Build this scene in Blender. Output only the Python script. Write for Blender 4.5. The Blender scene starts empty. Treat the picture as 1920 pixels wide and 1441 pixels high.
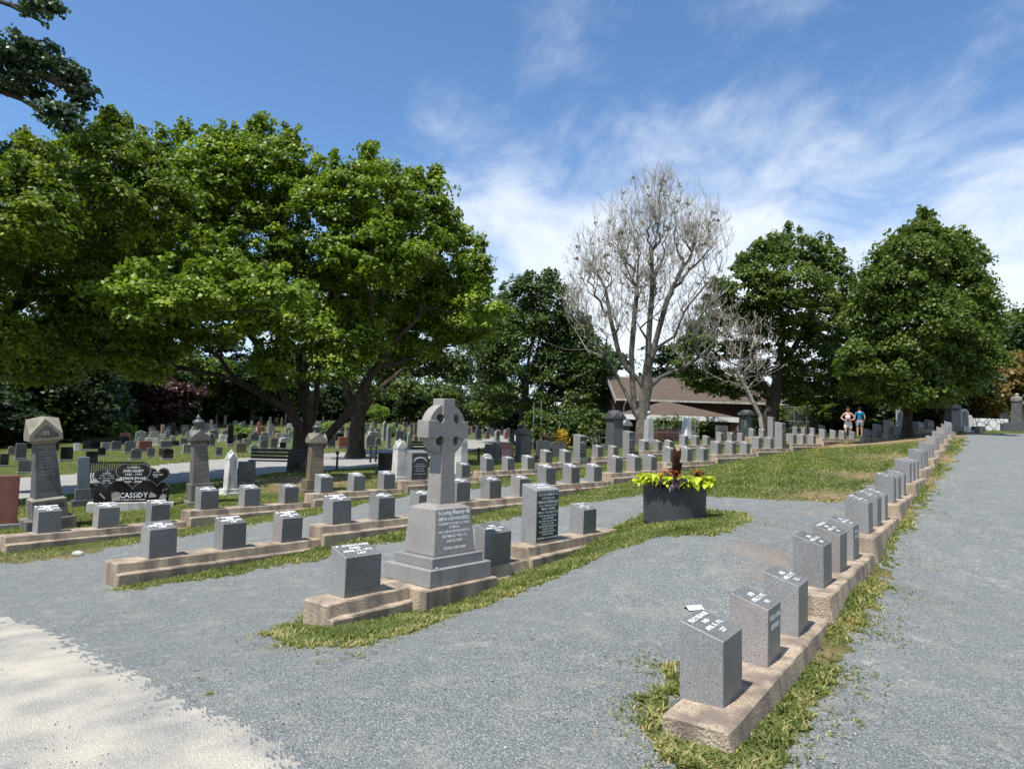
import bpy, bmesh, math, random
import numpy as np
from mathutils import Vector, Matrix
random.seed(7); RNG = np.random.default_rng(11)
SC = bpy.context.scene
COL = SC.collection
PI = math.pi
# ------------------------------------------------------------------ camera
F = 1290.0; W0, H0 = 1920.0, 1441.0; EYE = 1.6
PITCH = math.atan(86.0/F); ROLL = math.radians(1.6)
_f = np.array([0, math.cos(PITCH), math.sin(PITCH)])
_r = np.array([1.0, 0, 0]); _u = np.array([0, -math.sin(PITCH), math.cos(PITCH)])
_R = math.cos(ROLL)*_r + math.sin(ROLL)*_u
_U = -math.sin(ROLL)*_r + math.cos(ROLL)*_u
CAM = np.array([0, 0, EYE])
cd = bpy.data.cameras.new('camera'); cam = bpy.data.objects.new('camera', cd); COL.objects.link(cam)
cd.sensor_fit = 'HORIZONTAL'; cd.sensor_width = 36; cd.lens = F/W0*36; cd.clip_start = 0.05; cd.clip_end = 3000
cam.matrix_world = Matrix(((_R[0], _U[0], -_f[0], 0), (_R[1], _U[1], -_f[1], 0), (_R[2], _U[2], -_f[2], EYE), (0, 0, 0, 1)))
SC.camera = cam
# ------------------------------------------------------------------ light
SUN_EL = math.radians(63); sxy = np.array([-0.66, -0.75]); sxy = sxy/np.linalg.norm(sxy)
SD = Vector((sxy[0]*math.cos(SUN_EL), sxy[1]*math.cos(SUN_EL), math.sin(SUN_EL)))
sl = bpy.data.lights.new('sun', 'SUN'); sl.energy = 4.6; sl.angle = math.radians(0.53); sl.color = (1, 0.955, 0.88)
so = bpy.data.objects.new('sun', sl); COL.objects.link(so); so.rotation_euler = SD.to_track_quat('Z', 'Y').to_euler()
SC.view_settings.view_transform = 'Standard'; SC.view_settings.look = 'None'
SC.view_settings.exposure = 0.52; SC.view_settings.gamma = 1.0
wd = bpy.data.worlds.new('World'); SC.world = wd; wd.use_nodes = True
def world_nodes():
    nt = wd.node_tree; N = nt.nodes; L = nt.links; N.clear()
    out = N.new('ShaderNodeOutputWorld'); bg = N.new('ShaderNodeBackground'); bg.inputs[1].default_value = 0.105
    sky = N.new('ShaderNodeTexSky'); sky.sky_type = 'NISHITA'; sky.sun_disc = False
    sky.sun_elevation = SUN_EL; sky.sun_rotation = math.atan2(sxy[0], sxy[1])
    sky.air_density = 1.0; sky.dust_density = 0.35; sky.ozone_density = 1.6; sky.altitude = 50
    tc = N.new('ShaderNodeTexCoord')
    sep = N.new('ShaderNodeSeparateXYZ'); L.new(tc.outputs['Generated'], sep.inputs[0])
    # cloud layer: project the sky direction on a high flat layer
    zc = N.new('ShaderNodeMath'); zc.operation = 'MAXIMUM'; L.new(sep.outputs[2], zc.inputs[0]); zc.inputs[1].default_value = 0.0
    za = N.new('ShaderNodeMath'); za.operation = 'ADD'; L.new(zc.outputs[0], za.inputs[0]); za.inputs[1].default_value = 0.22
    cmb = N.new('ShaderNodeCombineXYZ')
    for i in (0, 1):
        d = N.new('ShaderNodeMath'); d.operation = 'DIVIDE'; L.new(sep.outputs[i], d.inputs[0]); L.new(za.outputs[0], d.inputs[1]); L.new(d.outputs[0], cmb.inputs[i])
    mp = N.new('ShaderNodeMapping'); mp.inputs['Scale'].default_value = (1.0, 0.75, 1); mp.inputs['Rotation'].default_value = (0, 0, 0.6); mp.inputs['Location'].default_value = (6.2, 2.4, 0)
    L.new(cmb.outputs[0], mp.inputs[0])
    n1 = N.new('ShaderNodeTexNoise'); n1.inputs['Scale'].default_value = 0.85; n1.inputs['Detail'].default_value = 9; n1.inputs['Roughness'].default_value = 0.58; n1.inputs['Distortion'].default_value = 0.1
    L.new(mp.outputs[0], n1.inputs['Vector'])
    n2 = N.new('ShaderNodeTexNoise'); n2.inputs['Scale'].default_value = 3.2; n2.inputs['Detail'].default_value = 10; n2.inputs['Roughness'].default_value = 0.62; n2.inputs['Distortion'].default_value = 0.5
    L.new(mp.outputs[0], n2.inputs['Vector'])
    def mr(src, a, b, c, d, clamp=True):
        m = N.new('ShaderNodeMapRange'); m.clamp = clamp; m.interpolation_type = 'SMOOTHSTEP' if clamp else 'LINEAR'
        L.new(src, m.inputs[0]); m.inputs[1].default_value = a; m.inputs[2].default_value = b; m.inputs[3].default_value = c; m.inputs[4].default_value = d; return m.outputs[0]
    def mt(op, a, b):
        m = N.new('ShaderNodeMath'); m.operation = op
        for i, v in enumerate((a, b)):
            if isinstance(v, (int, float)): m.inputs[i].default_value = v
            else: L.new(v, m.inputs[i])
        return m.outputs[0]
    # more cloud to the right (east), and towards the horizon
    side = mr(sep.outputs[0], -0.40, 0.42, -0.11, 0.08)
    low = mr(sep.outputs[2], 0.14, 0.52, 0.15, -0.11)
    bias = mt('ADD', side, low)
    base = mt('ADD', mt('ADD', mt('MULTIPLY', n1.outputs[0], 0.62), mt('MULTIPLY', n2.outputs[0], 0.38)), bias)
    cl = mr(base, 0.43, 0.69, 0.0, 0.92)
    haze = mr(sep.outputs[2], -0.05, 0.30, 0.25, 0.0)
    fac = mt('MAXIMUM', cl, haze)
    mix = N.new('ShaderNodeMix'); mix.data_type = 'RGBA'; L.new(fac, mix.inputs[0])
    tint = N.new('ShaderNodeMix'); tint.data_type = 'RGBA'; tint.blend_type = 'MULTIPLY'; tint.inputs[0].default_value = 1.0
    L.new(sky.outputs[0], tint.inputs[6]); tint.inputs[7].default_value = (0.83, 1.05, 1.23, 1)
    L.new(tint.outputs[2], mix.inputs[6]); mix.inputs[7].default_value = (6.7, 7.1, 7.7, 1)
    L.new(mix.outputs[2], bg.inputs[0]); L.new(bg.outputs[0], out.inputs[0])
world_nodes()
# ------------------------------------------------------------------ pixel <-> world helpers (survey of the site)
def ray(px, py):
    return _f + (px-W0/2)/F*_R - (py-H0/2)/F*_U
def P(px, py, D):
    return CAM + ray(px, py)*D
def px_of(p):
    d = np.asarray(p)-CAM; z = d@_f
    return W0/2+F*(d@_R)/z, H0/2-F*(d@_U)/z
# ------------------------------------------------------------------ materials
MATS = {}
def mat(name, col, rough=0.8, var=0.25, scale=6.0, speck=None, bump=0.0, bscale=40.0, spec=0.3, col2=None, detail=5, stain=None, coat=0, metal=0, objvar=0):
    """col, col2: base colours mixed by noise; speck: (scale, dark colour, light colour, amount)"""
    if name in MATS: return MATS[name]
    m = bpy.data.materials.new(name); m.use_nodes = True; nt = m.node_tree; N = nt.nodes; L = nt.links
    b = N['Principled BSDF']; b.inputs['Roughness'].default_value = rough
    b.inputs['Specular IOR Level'].default_value = spec; b.inputs['Metallic'].default_value = metal
    b.inputs['Coat Weight'].default_value = coat
    g = N.new('ShaderNodeNewGeometry'); pos = g.outputs['Position']
    n = N.new('ShaderNodeTexNoise'); n.inputs['Scale'].default_value = scale; n.inputs['Detail'].default_value = detail; L.new(pos, n.inputs['Vector'])
    c2 = col2 if col2 else tuple(c*(1-var) for c in col); c1 = col if col2 else tuple(min(1, c*(1+var)) for c in col)
    r = N.new('ShaderNodeValToRGB'); r.color_ramp.elements[0].position = 0.34; r.color_ramp.elements[1].position = 0.66
    r.color_ramp.elements[0].color = (*c2, 1); r.color_ramp.elements[1].color = (*c1, 1); L.new(n.outputs[0], r.inputs[0])
    cur = r.outputs[0]
    def mixin(fac, colr, cur):
        mx = N.new('ShaderNodeMix'); mx.data_type = 'RGBA'; L.new(fac, mx.inputs[0]); L.new(cur, mx.inputs[6]); mx.inputs[7].default_value = (*colr, 1); return mx.outputs[2]
    if speck:
        sc_, dk, lt, am = speck
        for k, (cc, off) in enumerate(((dk, 0.0), (lt, 7.3))):
            v = N.new('ShaderNodeTexNoise'); v.inputs['Scale'].default_value = sc_*(1+0.35*k); v.inputs['Detail'].default_value = 2; v.inputs['Roughness'].default_value = 0.7
            mp = N.new('ShaderNodeMapping'); mp.inputs['Location'].default_value = (off, off, off); L.new(pos, mp.inputs[0]); L.new(mp.outputs[0], v.inputs['Vector'])
            q = N.new('ShaderNodeMapRange'); q.inputs[1].default_value = 0.55; q.inputs[2].default_value = 0.66; q.inputs[3].default_value = 0; q.inputs[4].default_value = am
            L.new(v.outputs[0], q.inputs[0]); cur = mixin(q.outputs[0], cc, cur)
    if stain:
        sc_, cc, lo, hi, am = stain
        mp = N.new('ShaderNodeMapping'); mp.inputs['Scale'].default_value = (1, 1, 0.22); L.new(pos, mp.inputs[0])
        v = N.new('ShaderNodeTexNoise'); v.inputs['Scale'].default_value = sc_; v.inputs['Detail'].default_value = 6; L.new(mp.outputs[0], v.inputs['Vector'])
        q = N.new('ShaderNodeMapRange'); q.inputs[1].default_value = lo; q.inputs[2].default_value = hi; q.inputs[3].default_value = 0; q.inputs[4].default_value = am
        L.new(v.outputs[0], q.inputs[0]); cur = mixin(q.outputs[0], cc, cur)
    if objvar:
        oi = N.new('ShaderNodeObjectInfo'); q = N.new('ShaderNodeMapRange'); q.inputs[3].default_value = 1-objvar; q.inputs[4].default_value = 1+objvar; L.new(oi.outputs['Random'], q.inputs[0])
        mx = N.new('ShaderNodeMix'); mx.data_type = 'RGBA'; mx.blend_type = 'MULTIPLY'; mx.inputs[0].default_value = 1; L.new(cur, mx.inputs[6]); L.new(q.outputs[0], mx.inputs[7]); cur = mx.outputs[2]
    L.new(cur, b.inputs['Base Color'])
    if bump:
        bn = N.new('ShaderNodeTexNoise'); bn.inputs['Scale'].default_value = bscale; bn.inputs['Detail'].default_value = 4; L.new(pos, bn.inputs['Vector'])
        bp = N.new('ShaderNodeBump'); bp.inputs['Strength'].default_value = bump; bp.inputs['Distance'].default_value = 0.02
        L.new(bn.outputs[0], bp.inputs['Height']); L.new(bp.outputs[0], b.inputs['Normal'])
    MATS[name] = m; return m
def leafmat(name, cols, trans=0.35, rough=0.45, spec=0.35):
    """foliage: colour picked per leaf from the 'tint' attribute"""
    if name in MATS: return MATS[name]
    m = bpy.data.materials.new(name); m.use_nodes = True; nt = m.node_tree; N = nt.nodes; L = nt.links
    b = N['Principled BSDF']; b.inputs['Roughness'].default_value = rough; b.inputs['Specular IOR Level'].default_value = spec
    a = N.new('ShaderNodeAttribute'); a.attribute_name = 'tint'
    r = N.new('ShaderNodeValToRGB')
    while len(r.color_ramp.elements) < len(cols): r.color_ramp.elements.new(0.5)
    for i, c in enumerate(cols):
        r.color_ramp.elements[i].position = i/(len(cols)-1); r.color_ramp.elements[i].color = (*c, 1)
    L.new(a.outputs['Fac'], r.inputs[0]); L.new(r.outputs[0], b.inputs['Base Color'])
    t = N.new('ShaderNodeBsdfTranslucent'); mx = N.new('ShaderNodeMix'); mx.data_type = 'RGBA'; mx.blend_type = 'MULTIPLY'; mx.inputs[0].default_value = 1
    L.new(r.outputs[0], mx.inputs[6]); mx.inputs[7].default_value = (1.9, 2.0, 0.6, 1); L.new(mx.outputs[2], t.inputs[0])
    ms = N.new('ShaderNodeMixShader'); ms.inputs[0].default_value = trans
    L.new(b.outputs[0], ms.inputs[1]); L.new(t.outputs[0], ms.inputs[2]); L.new(ms.outputs[0], N['Material Output'].inputs[0])
    MATS[name] = m; return m
GRAN = mat('grey_granite', (0.215, 0.212, 0.205), 0.5, 0.10, 3, speck=(115, (0.04, 0.04, 0.04), (0.46, 0.445, 0.42), 0.8), spec=0.35, objvar=.13, stain=(7, (0.12, 0.115, 0.10), 0.58, 0.74, 0.5))
GRANP = mat('pinkish_granite', (0.25, 0.225, 0.21), 0.6, 0.12, 3, speck=(105, (0.05, 0.05, 0.05), (0.48, 0.43, 0.40), 0.75), spec=0.3, objvar=.1)
GRANM = mat('monument_granite', (0.25, 0.235, 0.215), 0.7, 0.12, 3, speck=(110, (0.05, 0.045, 0.04), (0.52, 0.47, 0.41), 0.8), bump=0.25, bscale=160)
DARKG = mat('dark_granite', (0.075, 0.08, 0.085), 0.4, 0.2, 5, speck=(60, (0.02, 0.02, 0.02), (0.2, 0.2, 0.2), 0.6), spec=0.5)
SLATE = mat('slate_grey_stone', (0.085, 0.085, 0.08), 0.75, 0.25, 4, stain=(3, (0.17, 0.16, 0.14), 0.5, 0.7, 0.6))
BLACKG = mat('black_polished_granite', (0.012, 0.012, 0.014), 0.12, 0.2, 5, spec=0.5)
WHITE = mat('white_marble', (0.55, 0.54, 0.50), 0.6, 0.15, 2.5, stain=(5, (0.10, 0.10, 0.09), 0.50, 0.66, 0.75), bump=0.15, bscale=60)
MARB = mat('pale_marble', (0.5, 0.49, 0.45), 0.6, 0.2, 3, stain=(6, (0.2, 0.2, 0.18), 0.50, 0.66, 0.6))
TAUPE = mat('weathered_taupe_stone', (0.125, 0.115, 0.10), 0.85, 0.18, 3, stain=(2.5, (0.30, 0.27, 0.20), 0.52, 0.66, 0.7), bump=0.3, bscale=80)
SAND = mat('lichened_sandstone', (0.235, 0.21, 0.16), 0.85, 0.2, 4, stain=(5, (0.18, 0.15, 0.12), 0.5, 0.64, 0.8), bump=0.3, bscale=80)
BROWNS = mat('brown_sandstone', (0.16, 0.125, 0.085), 0.85, 0.2, 4, stain=(4, (0.08, 0.065, 0.05), 0.5, 0.66, 0.7), bump=0.3, bscale=80)
REDG = mat('red_granite', (0.25, 0.095, 0.075), 0.35, 0.15, 4, speck=(60, (0.08, 0.03, 0.03), (0.42, 0.25, 0.2), 0.5))
KERB = mat('tan_granite_concrete', (0.40, 0.315, 0.225), 0.9, 0.18, 2.2, speck=(55, (0.12, 0.08, 0.06), (0.62, 0.54, 0.41), 0.75), bump=0.7, bscale=70, stain=(5, (0.17, 0.135, 0.11), 0.44, 0.64, 0.85))
LETW = mat('white_lettering', (0.86, 0.86, 0.84), 0.7, 0.04, 20)
LETG = mat('worn_pale_lettering', (0.30, 0.28, 0.25), 0.8, 0.15, 20)
LETD = mat('dark_lettering', (0.05, 0.035, 0.03), 0.8, 0.1, 20)
PLATE = mat('dark_inscription_panel', (0.04, 0.042, 0.045), 0.35, 0.2, 20, spec=0.5)
BARK = mat('maple_bark', (0.065, 0.050, 0.038), 0.95, 0.35, 5, bump=0.9, bscale=22, stain=(7, (0.035, 0.027, 0.022), 0.45, 0.6, 0.8))
BARKG = mat('grey_bark', (0.155, 0.138, 0.115), 0.95, 0.3, 5, bump=0.7, bscale=30, stain=(3, (0.06, 0.05, 0.04), 0.44, 0.62, 0.85))
GRANPOL = mat('polished_granite_face', (0.135, 0.135, 0.13), 0.42, 0.12, 3, speck=(70, (0.03, 0.03, 0.03), (0.32, 0.32, 0.30), 0.7), spec=0.35, objvar=.15)
TWIG = mat('bare_twig_bark', (0.36, 0.325, 0.27), 0.95, 0.2, 4)
IRON = mat('black_painted_iron', (0.015, 0.016, 0.02), 0.45, 0.1, 5, spec=0.5)
PLANTERM = mat('charcoal_planter_resin', (0.07, 0.07, 0.073), 0.6, 0.12, 3, bump=0.06, bscale=60)
SHING = mat('brown_asphalt_shingle', (0.108, 0.083, 0.064), 0.95, 0.15, 3, speck=(14, (0.075, 0.057, 0.045), (0.15, 0.118, 0.095), 0.6), spec=0.1)
WHITEP = mat('white_painted_trim', (0.78, 0.78, 0.76), 0.6, 0.05, 3)
GREYP = mat('grey_painted_trim', (0.27, 0.27, 0.27), 0.6, 0.08, 3)
STEEL = mat('galvanised_steel', (0.33, 0.35, 0.36), 0.45, 0.1, 3, metal=0.6)
# ------------------------------------------------------------------ object helpers
def tag(o, label=None, cat=None, group=None, kind=None):
    if label: o['label'] = label
    if cat: o['category'] = cat
    if group: o['group'] = group
    if kind: o['kind'] = kind
    return o
def link(name, me, m=None, parent=None, smooth=False):
    if m is not None:
        for mm in (m if isinstance(m, (list, tuple)) else [m]): me.materials.append(mm)
    if smooth: me.polygons.foreach_set('use_smooth', [True]*len(me.polygons))
    o = bpy.data.objects.new(name, me); COL.objects.link(o)
    if parent is not None: o.parent = parent
    return o
def empty(name, loc, rz=0, label=None, cat=None, group=None, rot=None):
    o = bpy.data.objects.new(name, None); COL.objects.link(o); o.location = Vector(loc)
    o.rotation_euler = rot if rot else (0, 0, rz); o.empty_display_size = 0.1
    return tag(o, label, cat, group)
class MB:
    def __init__(s): s.bm = bmesh.new()
    def box(s, x0, x1, y0, y1, z0, z1, top=None, M=None):
        """top=(tx0,tx1,ty0,ty1) tapers the top"""
        t = top or (x0, x1, y0, y1)
        c = [(x0, y0, z0), (x1, y0, z0), (x1, y1, z0), (x0, y1, z0), (t[0], t[2], z1), (t[1], t[2], z1), (t[1], t[3], z1), (t[0], t[3], z1)]
        return s.hexa(c, M)
    def hexa(s, c, M=None):
        v = [s.bm.verts.new((M @ Vector(p)) if M else p) for p in c]
        for f in ((0, 3, 2, 1), (4, 5, 6, 7), (0, 1, 5, 4), (1, 2, 6, 5), (2, 3, 7, 6), (3, 0, 4, 7)): s.bm.faces.new([v[i] for i in f])
        return s
    def prism(s, pts, y0, y1, M=None):
        """outline in xz, extruded along y"""
        a = [s.bm.verts.new((M @ Vector((x, y0, z))) if M else (x, y0, z)) for x, z in pts]
        b = [s.bm.verts.new((M @ Vector((x, y1, z))) if M else (x, y1, z)) for x, z in pts]
        n = len(pts); s.bm.faces.new(a); s.bm.faces.new(b[::-1])
        for i in range(n): s.bm.faces.new((a[(i+1) % n], a[i], b[i], b[(i+1) % n]))
        return s
    def lathe(s, prof, n=16, M=None, cx=0, cy=0):
        rings = []
        for r, z in prof:
            rings.append([s.bm.verts.new((M @ Vector((cx+r*math.cos(2*PI*i/n), cy+r*math.sin(2*PI*i/n), z))) if M else (cx+r*math.cos(2*PI*i/n), cy+r*math.sin(2*PI*i/n), z)) for i in range(n)])
        for a, b in zip(rings, rings[1:]):
            for i in range(n): s.bm.faces.new((a[i], a[(i+1) % n], b[(i+1) % n], b[i]))
        s.bm.faces.new(rings[0][::-1]); s.bm.faces.new(rings[-1]); return s
    def tube(s, pts, rad, n=6):
        pts = [Vector(p) for p in pts]; rings = []
        for i, p in enumerate(pts):
            d = (pts[min(i+1, len(pts)-1)]-pts[max(i-1, 0)]).normalized()
            a = d.orthogonal().normalized() if not rings else (pa - d*pa.dot(d)).normalized()
            pa = a; b = d.cross(a); r = rad[i] if isinstance(rad, (list, tuple)) else rad
            rings.append([s.bm.verts.new(p+a*r*math.cos(2*PI*k/n)+b*r*math.sin(2*PI*k/n)) for k in range(n)])
        for q, w in zip(rings, rings[1:]):
            for k in range(n): s.bm.faces.new((q[k], q[(k+1) % n], w[(k+1) % n], w[k]))
        s.bm.faces.new(rings[0][::-1]); s.bm.faces.new(rings[-1]); return s
    def bevel(s, w, seg=1):
        bmesh.ops.bevel(s.bm, geom=s.bm.edges[:], offset=w, segments=seg, affect='EDGES', profile=0.5); return s
    def mesh(s, name):
        bmesh.ops.recalc_face_normals(s.bm, faces=s.bm.faces[:])
        me = bpy.data.meshes.new(name); s.bm.to_mesh(me); s.bm.free(); return me
    def build(s, name, m, parent=None, smooth=False): return link(name, s.mesh(name), m, parent, smooth)
def mesh_from(name, V, Fc, tint=None, m=None, parent=None, smooth=False):
    """numpy mesh; Fc is (n,k) faces all with k corners"""
    me = bpy.data.meshes.new(name); V = np.asarray(V, np.float32); Fc = np.asarray(Fc, np.int32)
    me.vertices.add(len(V)); me.vertices.foreach_set('co', V.ravel())
    n, k = Fc.shape; me.loops.add(n*k); me.loops.foreach_set('vertex_index', Fc.ravel())
    me.polygons.add(n); me.polygons.foreach_set('loop_start', np.arange(0, n*k, k, dtype=np.int32)); me.polygons.foreach_set('loop_total', np.full(n, k, np.int32))
    if tint is not None:
        a = me.attributes.new('tint', 'FLOAT', 'FACE'); a.data.foreach_set('value', np.asarray(tint, np.float32))
    me.update(calc_edges=True); me.validate()
    return link(name, me, m, parent, smooth)
def apply_mods(o):
    dg = bpy.context.evaluated_depsgraph_get(); dg.update()
    me = bpy.data.meshes.new_from_object(o.evaluated_get(dg)); old = o.data; o.modifiers.clear(); o.data = me; me.name = o.name; return o
def text_mesh(name, lines, m, align='CENTER', bold=0.0):
    """lines: [(text, size, x, z)] in the local xz plane, facing -y"""
    bm = bmesh.new()
    for ln in lines:
        t, size, x, z = ln[:4]; wmax = ln[4] if len(ln) > 4 else None
        cu = bpy.data.curves.new('t', 'FONT'); cu.body = t; cu.size = size; cu.align_x = align; cu.align_y = 'CENTER'; cu.offset = bold*size; cu.resolution_u = 1
        o = bpy.data.objects.new('t', cu); COL.objects.link(o)
        dg = bpy.context.evaluated_depsgraph_get(); me = bpy.data.meshes.new_from_object(o.evaluated_get(dg))
        co = np.zeros(len(me.vertices)*3); me.vertices.foreach_get('co', co); co = co.reshape(-1, 3)
        sx = 1.0
        if wmax and len(co):
            wd_ = co[:, 0].max()-co[:, 0].min(); sx = min(wmax/wd_, 1.35) if wd_ > 0 else 1
        me.transform(Matrix(((sx, 0, 0, x), (0, 0, 0, 0), (0, 1, 0, z), (0, 0, 0, 1))))
        bm.from_mesh(me); bpy.data.objects.remove(o); bpy.data.curves.remove(cu); bpy.data.meshes.remove(me)
    me = bpy.data.meshes.new(name); bm.to_mesh(me); bm.free(); me.materials.append(m); return me
def copy_tree(o, parent=None):
    c = o.copy(); COL.objects.link(c)
    if parent is not None: c.parent = parent
    for ch in list(o.children):
        copy_tree(ch, c)
    return c
def nth(n):
    return ('first', 'second', 'third', 'fourth', 'fifth', 'sixth', 'seventh', 'eighth', 'ninth', 'tenth', 'eleventh', 'twelfth', 'thirteenth', 'fourteenth', 'fifteenth', 'sixteenth', 'seventeenth', 'eighteenth', 'nineteenth', 'twentieth', 'twenty-first', 'twenty-second', 'twenty-third', 'twenty-fourth', 'twenty-fifth', 'twenty-sixth', 'twenty-seventh', 'twenty-eighth', 'twenty-ninth', 'thirtieth', 'thirty-first', 'thirty-second', 'thirty-third', 'thirty-fourth', 'thirty-fifth', 'thirty-sixth')[n-1]
# ------------------------------------------------------------------ survey of the rows: (pixel of the front-left foot, row, height class)
def rowdir(vpx):   # heading of a row from its vanishing column
    return math.atan2(F, vpx-W0/2)
ROWS = {}
def mk_row(name, dfun, stones, th):
    segs = []
    for seg in stones:
        s = []
        for st in seg:
            px, py = st[0], st[1]; D = dfun(px) if len(st) < 4 or st[3] is None else st[3]
            s.append([P(px, py, D), st[2] if len(st) > 2 else 'n', px])
        z = sum(q[0][2] for q in s)/len(s); segs.append((s, z))
    ROWS[name] = (segs, th)
TA, TB, TC, TR = math.radians(53.0), math.radians(50.3), math.radians(50.8), math.radians(55.4)
mk_row('A', lambda p: 1/(.156-.000123*(p-657)), [[(657, 1117), (806, 1091, 'mon'), (919, 1060)], [(1007, 1019.5, 'rey'), (1095.5, 1003)]], TA)
mk_row('B', lambda p: 1/(.1122-.0000638*(p-279)), [
    [(279.5, 1045.5), (416, 1031), (529, 1019)], [(624.5, 984), (709, 975), (786, 966)], [(857, 940), (919, 935.5), (975, 932)],
    [(1025, 907), (1070, 907), (1114.5, 904)], [(1153.7, 885.5), (1190, 884), (1221, 882)], [(1256.6, 865), (1288.7, 865), (1318.6, 865)],
    [(1345.7, 851), (1373.5, 851), (1399.8, 851)], [(1422, 840), (1444, 840), (1467, 841, 'tall')], [(1487, 832), (1506, 832), (1525.5, 832)],
    [(1546, 824), (1566, 824), (1583, 825), (1602, 818)]], TB)
mk_row('C', lambda p: 1/(.0835-.0000415*(p-71)), [
    [(71, 999), (184, 991), (285, 982)], [(376, 955), (459.5, 949.5), (536, 945)], [(599.5, 924), (663, 920.5), (722, 918)],
    [(769.5, 900, 'tall'), (818, 898), (867.5, 896)], [(910, 882), (952, 882), (990.5, 881)], [(1022, 868), (1059, 867), (1088.5, 866, 'talls')],
    [(1120, 856), (1150.5, 856), (1181, 857, 'tall')], [(1207, 845), (1234, 845), (1258, 844)], [(1282, 834), (1306, 834), (1328, 834)],
    [(1350, 827), (1372, 827), (1392, 827)], [(1411, 819), (1431, 819), (1451, 820, 'tall')], [(1491, 815), (1508, 815), (1527, 815), (1547, 813, 'tallr')]], TC)
_rs = []
rng0 = random.Random(3)
for k in range(12):
    sg = []
    for j in range(3):
        D = 3.71+2.25*k+0.70*j; X = 1.149+(D-3.71)/1.449; z = .13+.175*k
        sg.append([np.array([X, D, z]), 'n', 0])
    _rs.append((sg, .13+.175*k))
# nudge the R row so that its first foot meets the survey exactly
_d = P(1359.5, 1328, 3.71)-_rs[0][0][0][0]
for sg, z in _rs:
    for q in sg: q[0] = q[0]+np.array([_d[0], _d[1], 0])
_rs = [(sg, z+_d[2]) for sg, z in _rs]
ROWS['R'] = (_rs, TR)
UA = {k: (np.array([math.cos(v[1]), math.sin(v[1])]), np.array([-math.sin(v[1]), math.cos(v[1])])) for k, v in ROWS.items()}
SEG = {}   # row -> list of (origin xy, t0, t1, z)
ENDS = {'A': (0.30, 0.55), 'B': (0.42, 0.55), 'C': (0.50, 0.6), 'R': (0.28, 0.5)}
for k, (segs, th) in ROWS.items():
    u, v = UA[k]; o = segs[0][0][0][0][:2].copy(); L_ = []
    ts = [[float((q[0][:2]-o)@u) for q in s] for s, z in segs]
    for i, (s, z) in enumerate(segs):
        t0 = ts[i][0]-ENDS[k][0] if i == 0 else (ts[i-1][-1]+0.34+ts[i][0])/2+ (0.02 if i else 0)
        t1 = ts[i][-1]+0.34+ENDS[k][1] if i == len(segs)-1 else (ts[i][-1]+0.34+ts[i+1][0])/2+0.02
        lat = float(np.mean([(q[0][:2]-o)@v for q in s]))
        L_.append((o, t0, t1, z, lat))
    SEG[k] = L_
# ------------------------------------------------------------------ the lie of the land (thin-plate surface through surveyed heights)
CT = []
for k, L_ in SEG.items():
    u, v = UA[k]; dz = .16 if k == 'R' else .24
    for o, t0, t1, z, lat in L_:
        for t, off, e in ((t0+.3*(t1-t0), -.25, 0), (t1-.3*(t1-t0), .45, .03)):
            p = o+u*t+v*(lat+off); CT.append((p[0], p[1], z-dz+e))
FEET = {  # things that stand on the ground: pixel foot and distance
    'macgregor': (90, 985, 13.6), 'stele': (156, 947, 16.6), 'hearts': (246, 956, 16.0), 'slatbench': (214, 925, 20.0), 'redleft': (-20, 996, 13.5),
    'urn1': (375, 940, 16.6), 'gothic1': (431, 927, 18.6), 'slab1': (461, 909, 19.8), 'urn2': (588, 924, 18.8), 'maple': (566, 890, 27.5), 'maple2': (666, 858, 42),
    'gothic2': (747, 902, 20.4), 'bench2': (520, 886, 25), 'slab2': (721, 888, 23.5), 'gothic3': (864, 886, 21.8), 'bench3': (800, 862, 32),
    'redpair': (942, 865, 29.5), 'carved': (980, 872, 31), 'dslab1': (1018, 858, 33), 'dslab2': (1046, 856, 33.5), 'col1': (1152, 842, 36), 'ball': (1216, 832, 35),
    'wobelisk': (1287, 826, 38), 'slab3': (1353, 822, 42), 'col2': (1399, 822, 42), 'bare': (1207, 834, 37), 't5': (1440, 824, 46), 't6': (1702, 820, 31),
    'mid': (980, 836, 58), 'tablet': (1807, 812, 33), 'rcol': (1784, 806, 32), 'robel': (1908, 808, 37), 'wall': (1855, 807, 40), 'bld': (1270, 822, 56)}
for n_, (a, b, c) in FEET.items():
    p = P(a, b, c); CT.append(tuple(p))
for a, b, c in ((0, 944, 19), (0, 903, 26), (250, 868, 33), (480, 863, 36), (690, 848, 46), (930, 829, 58), (100, 840, 46), (300, 818, 70), (520, 812, 85), (700, 808, 95), (900, 808, 105), (150, 880, 31),
                (1850, 816, 31), (1500, 814, 60), (1700, 808, 50), (1263, 981, 8.9), (1450, 1020, 7.4), (1500, 880, 16), (1600, 850, 22), (1030, 1200, 4.9), (500, 1250, 4.6), (1800, 1100, 7.6), (1880, 900, 15)):
    CT.append(tuple(P(a, b, c)))
CT += [(0, 0, 0), (0, -12, -.3), (-12, -5, -.9), (14, -4, .9), (-14, 4, -.9), (-30, 10, -1.0), (40, 20, 2.6), (-70, 60, -1.0), (-60, 120, 3), (0, 160, 3), (80, 120, 4), (70, 60, 3.5), (120, 200, 5), (-120, 200, 5), (0, 260, 5), (-120, 20, -1), (120, 0, 4), (0, -60, -1)]
CT = np.array(CT)
def tps(r2): return np.where(r2 > 0, 0.5*r2*np.log(np.maximum(r2, 1e-12)), 0)
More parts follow.
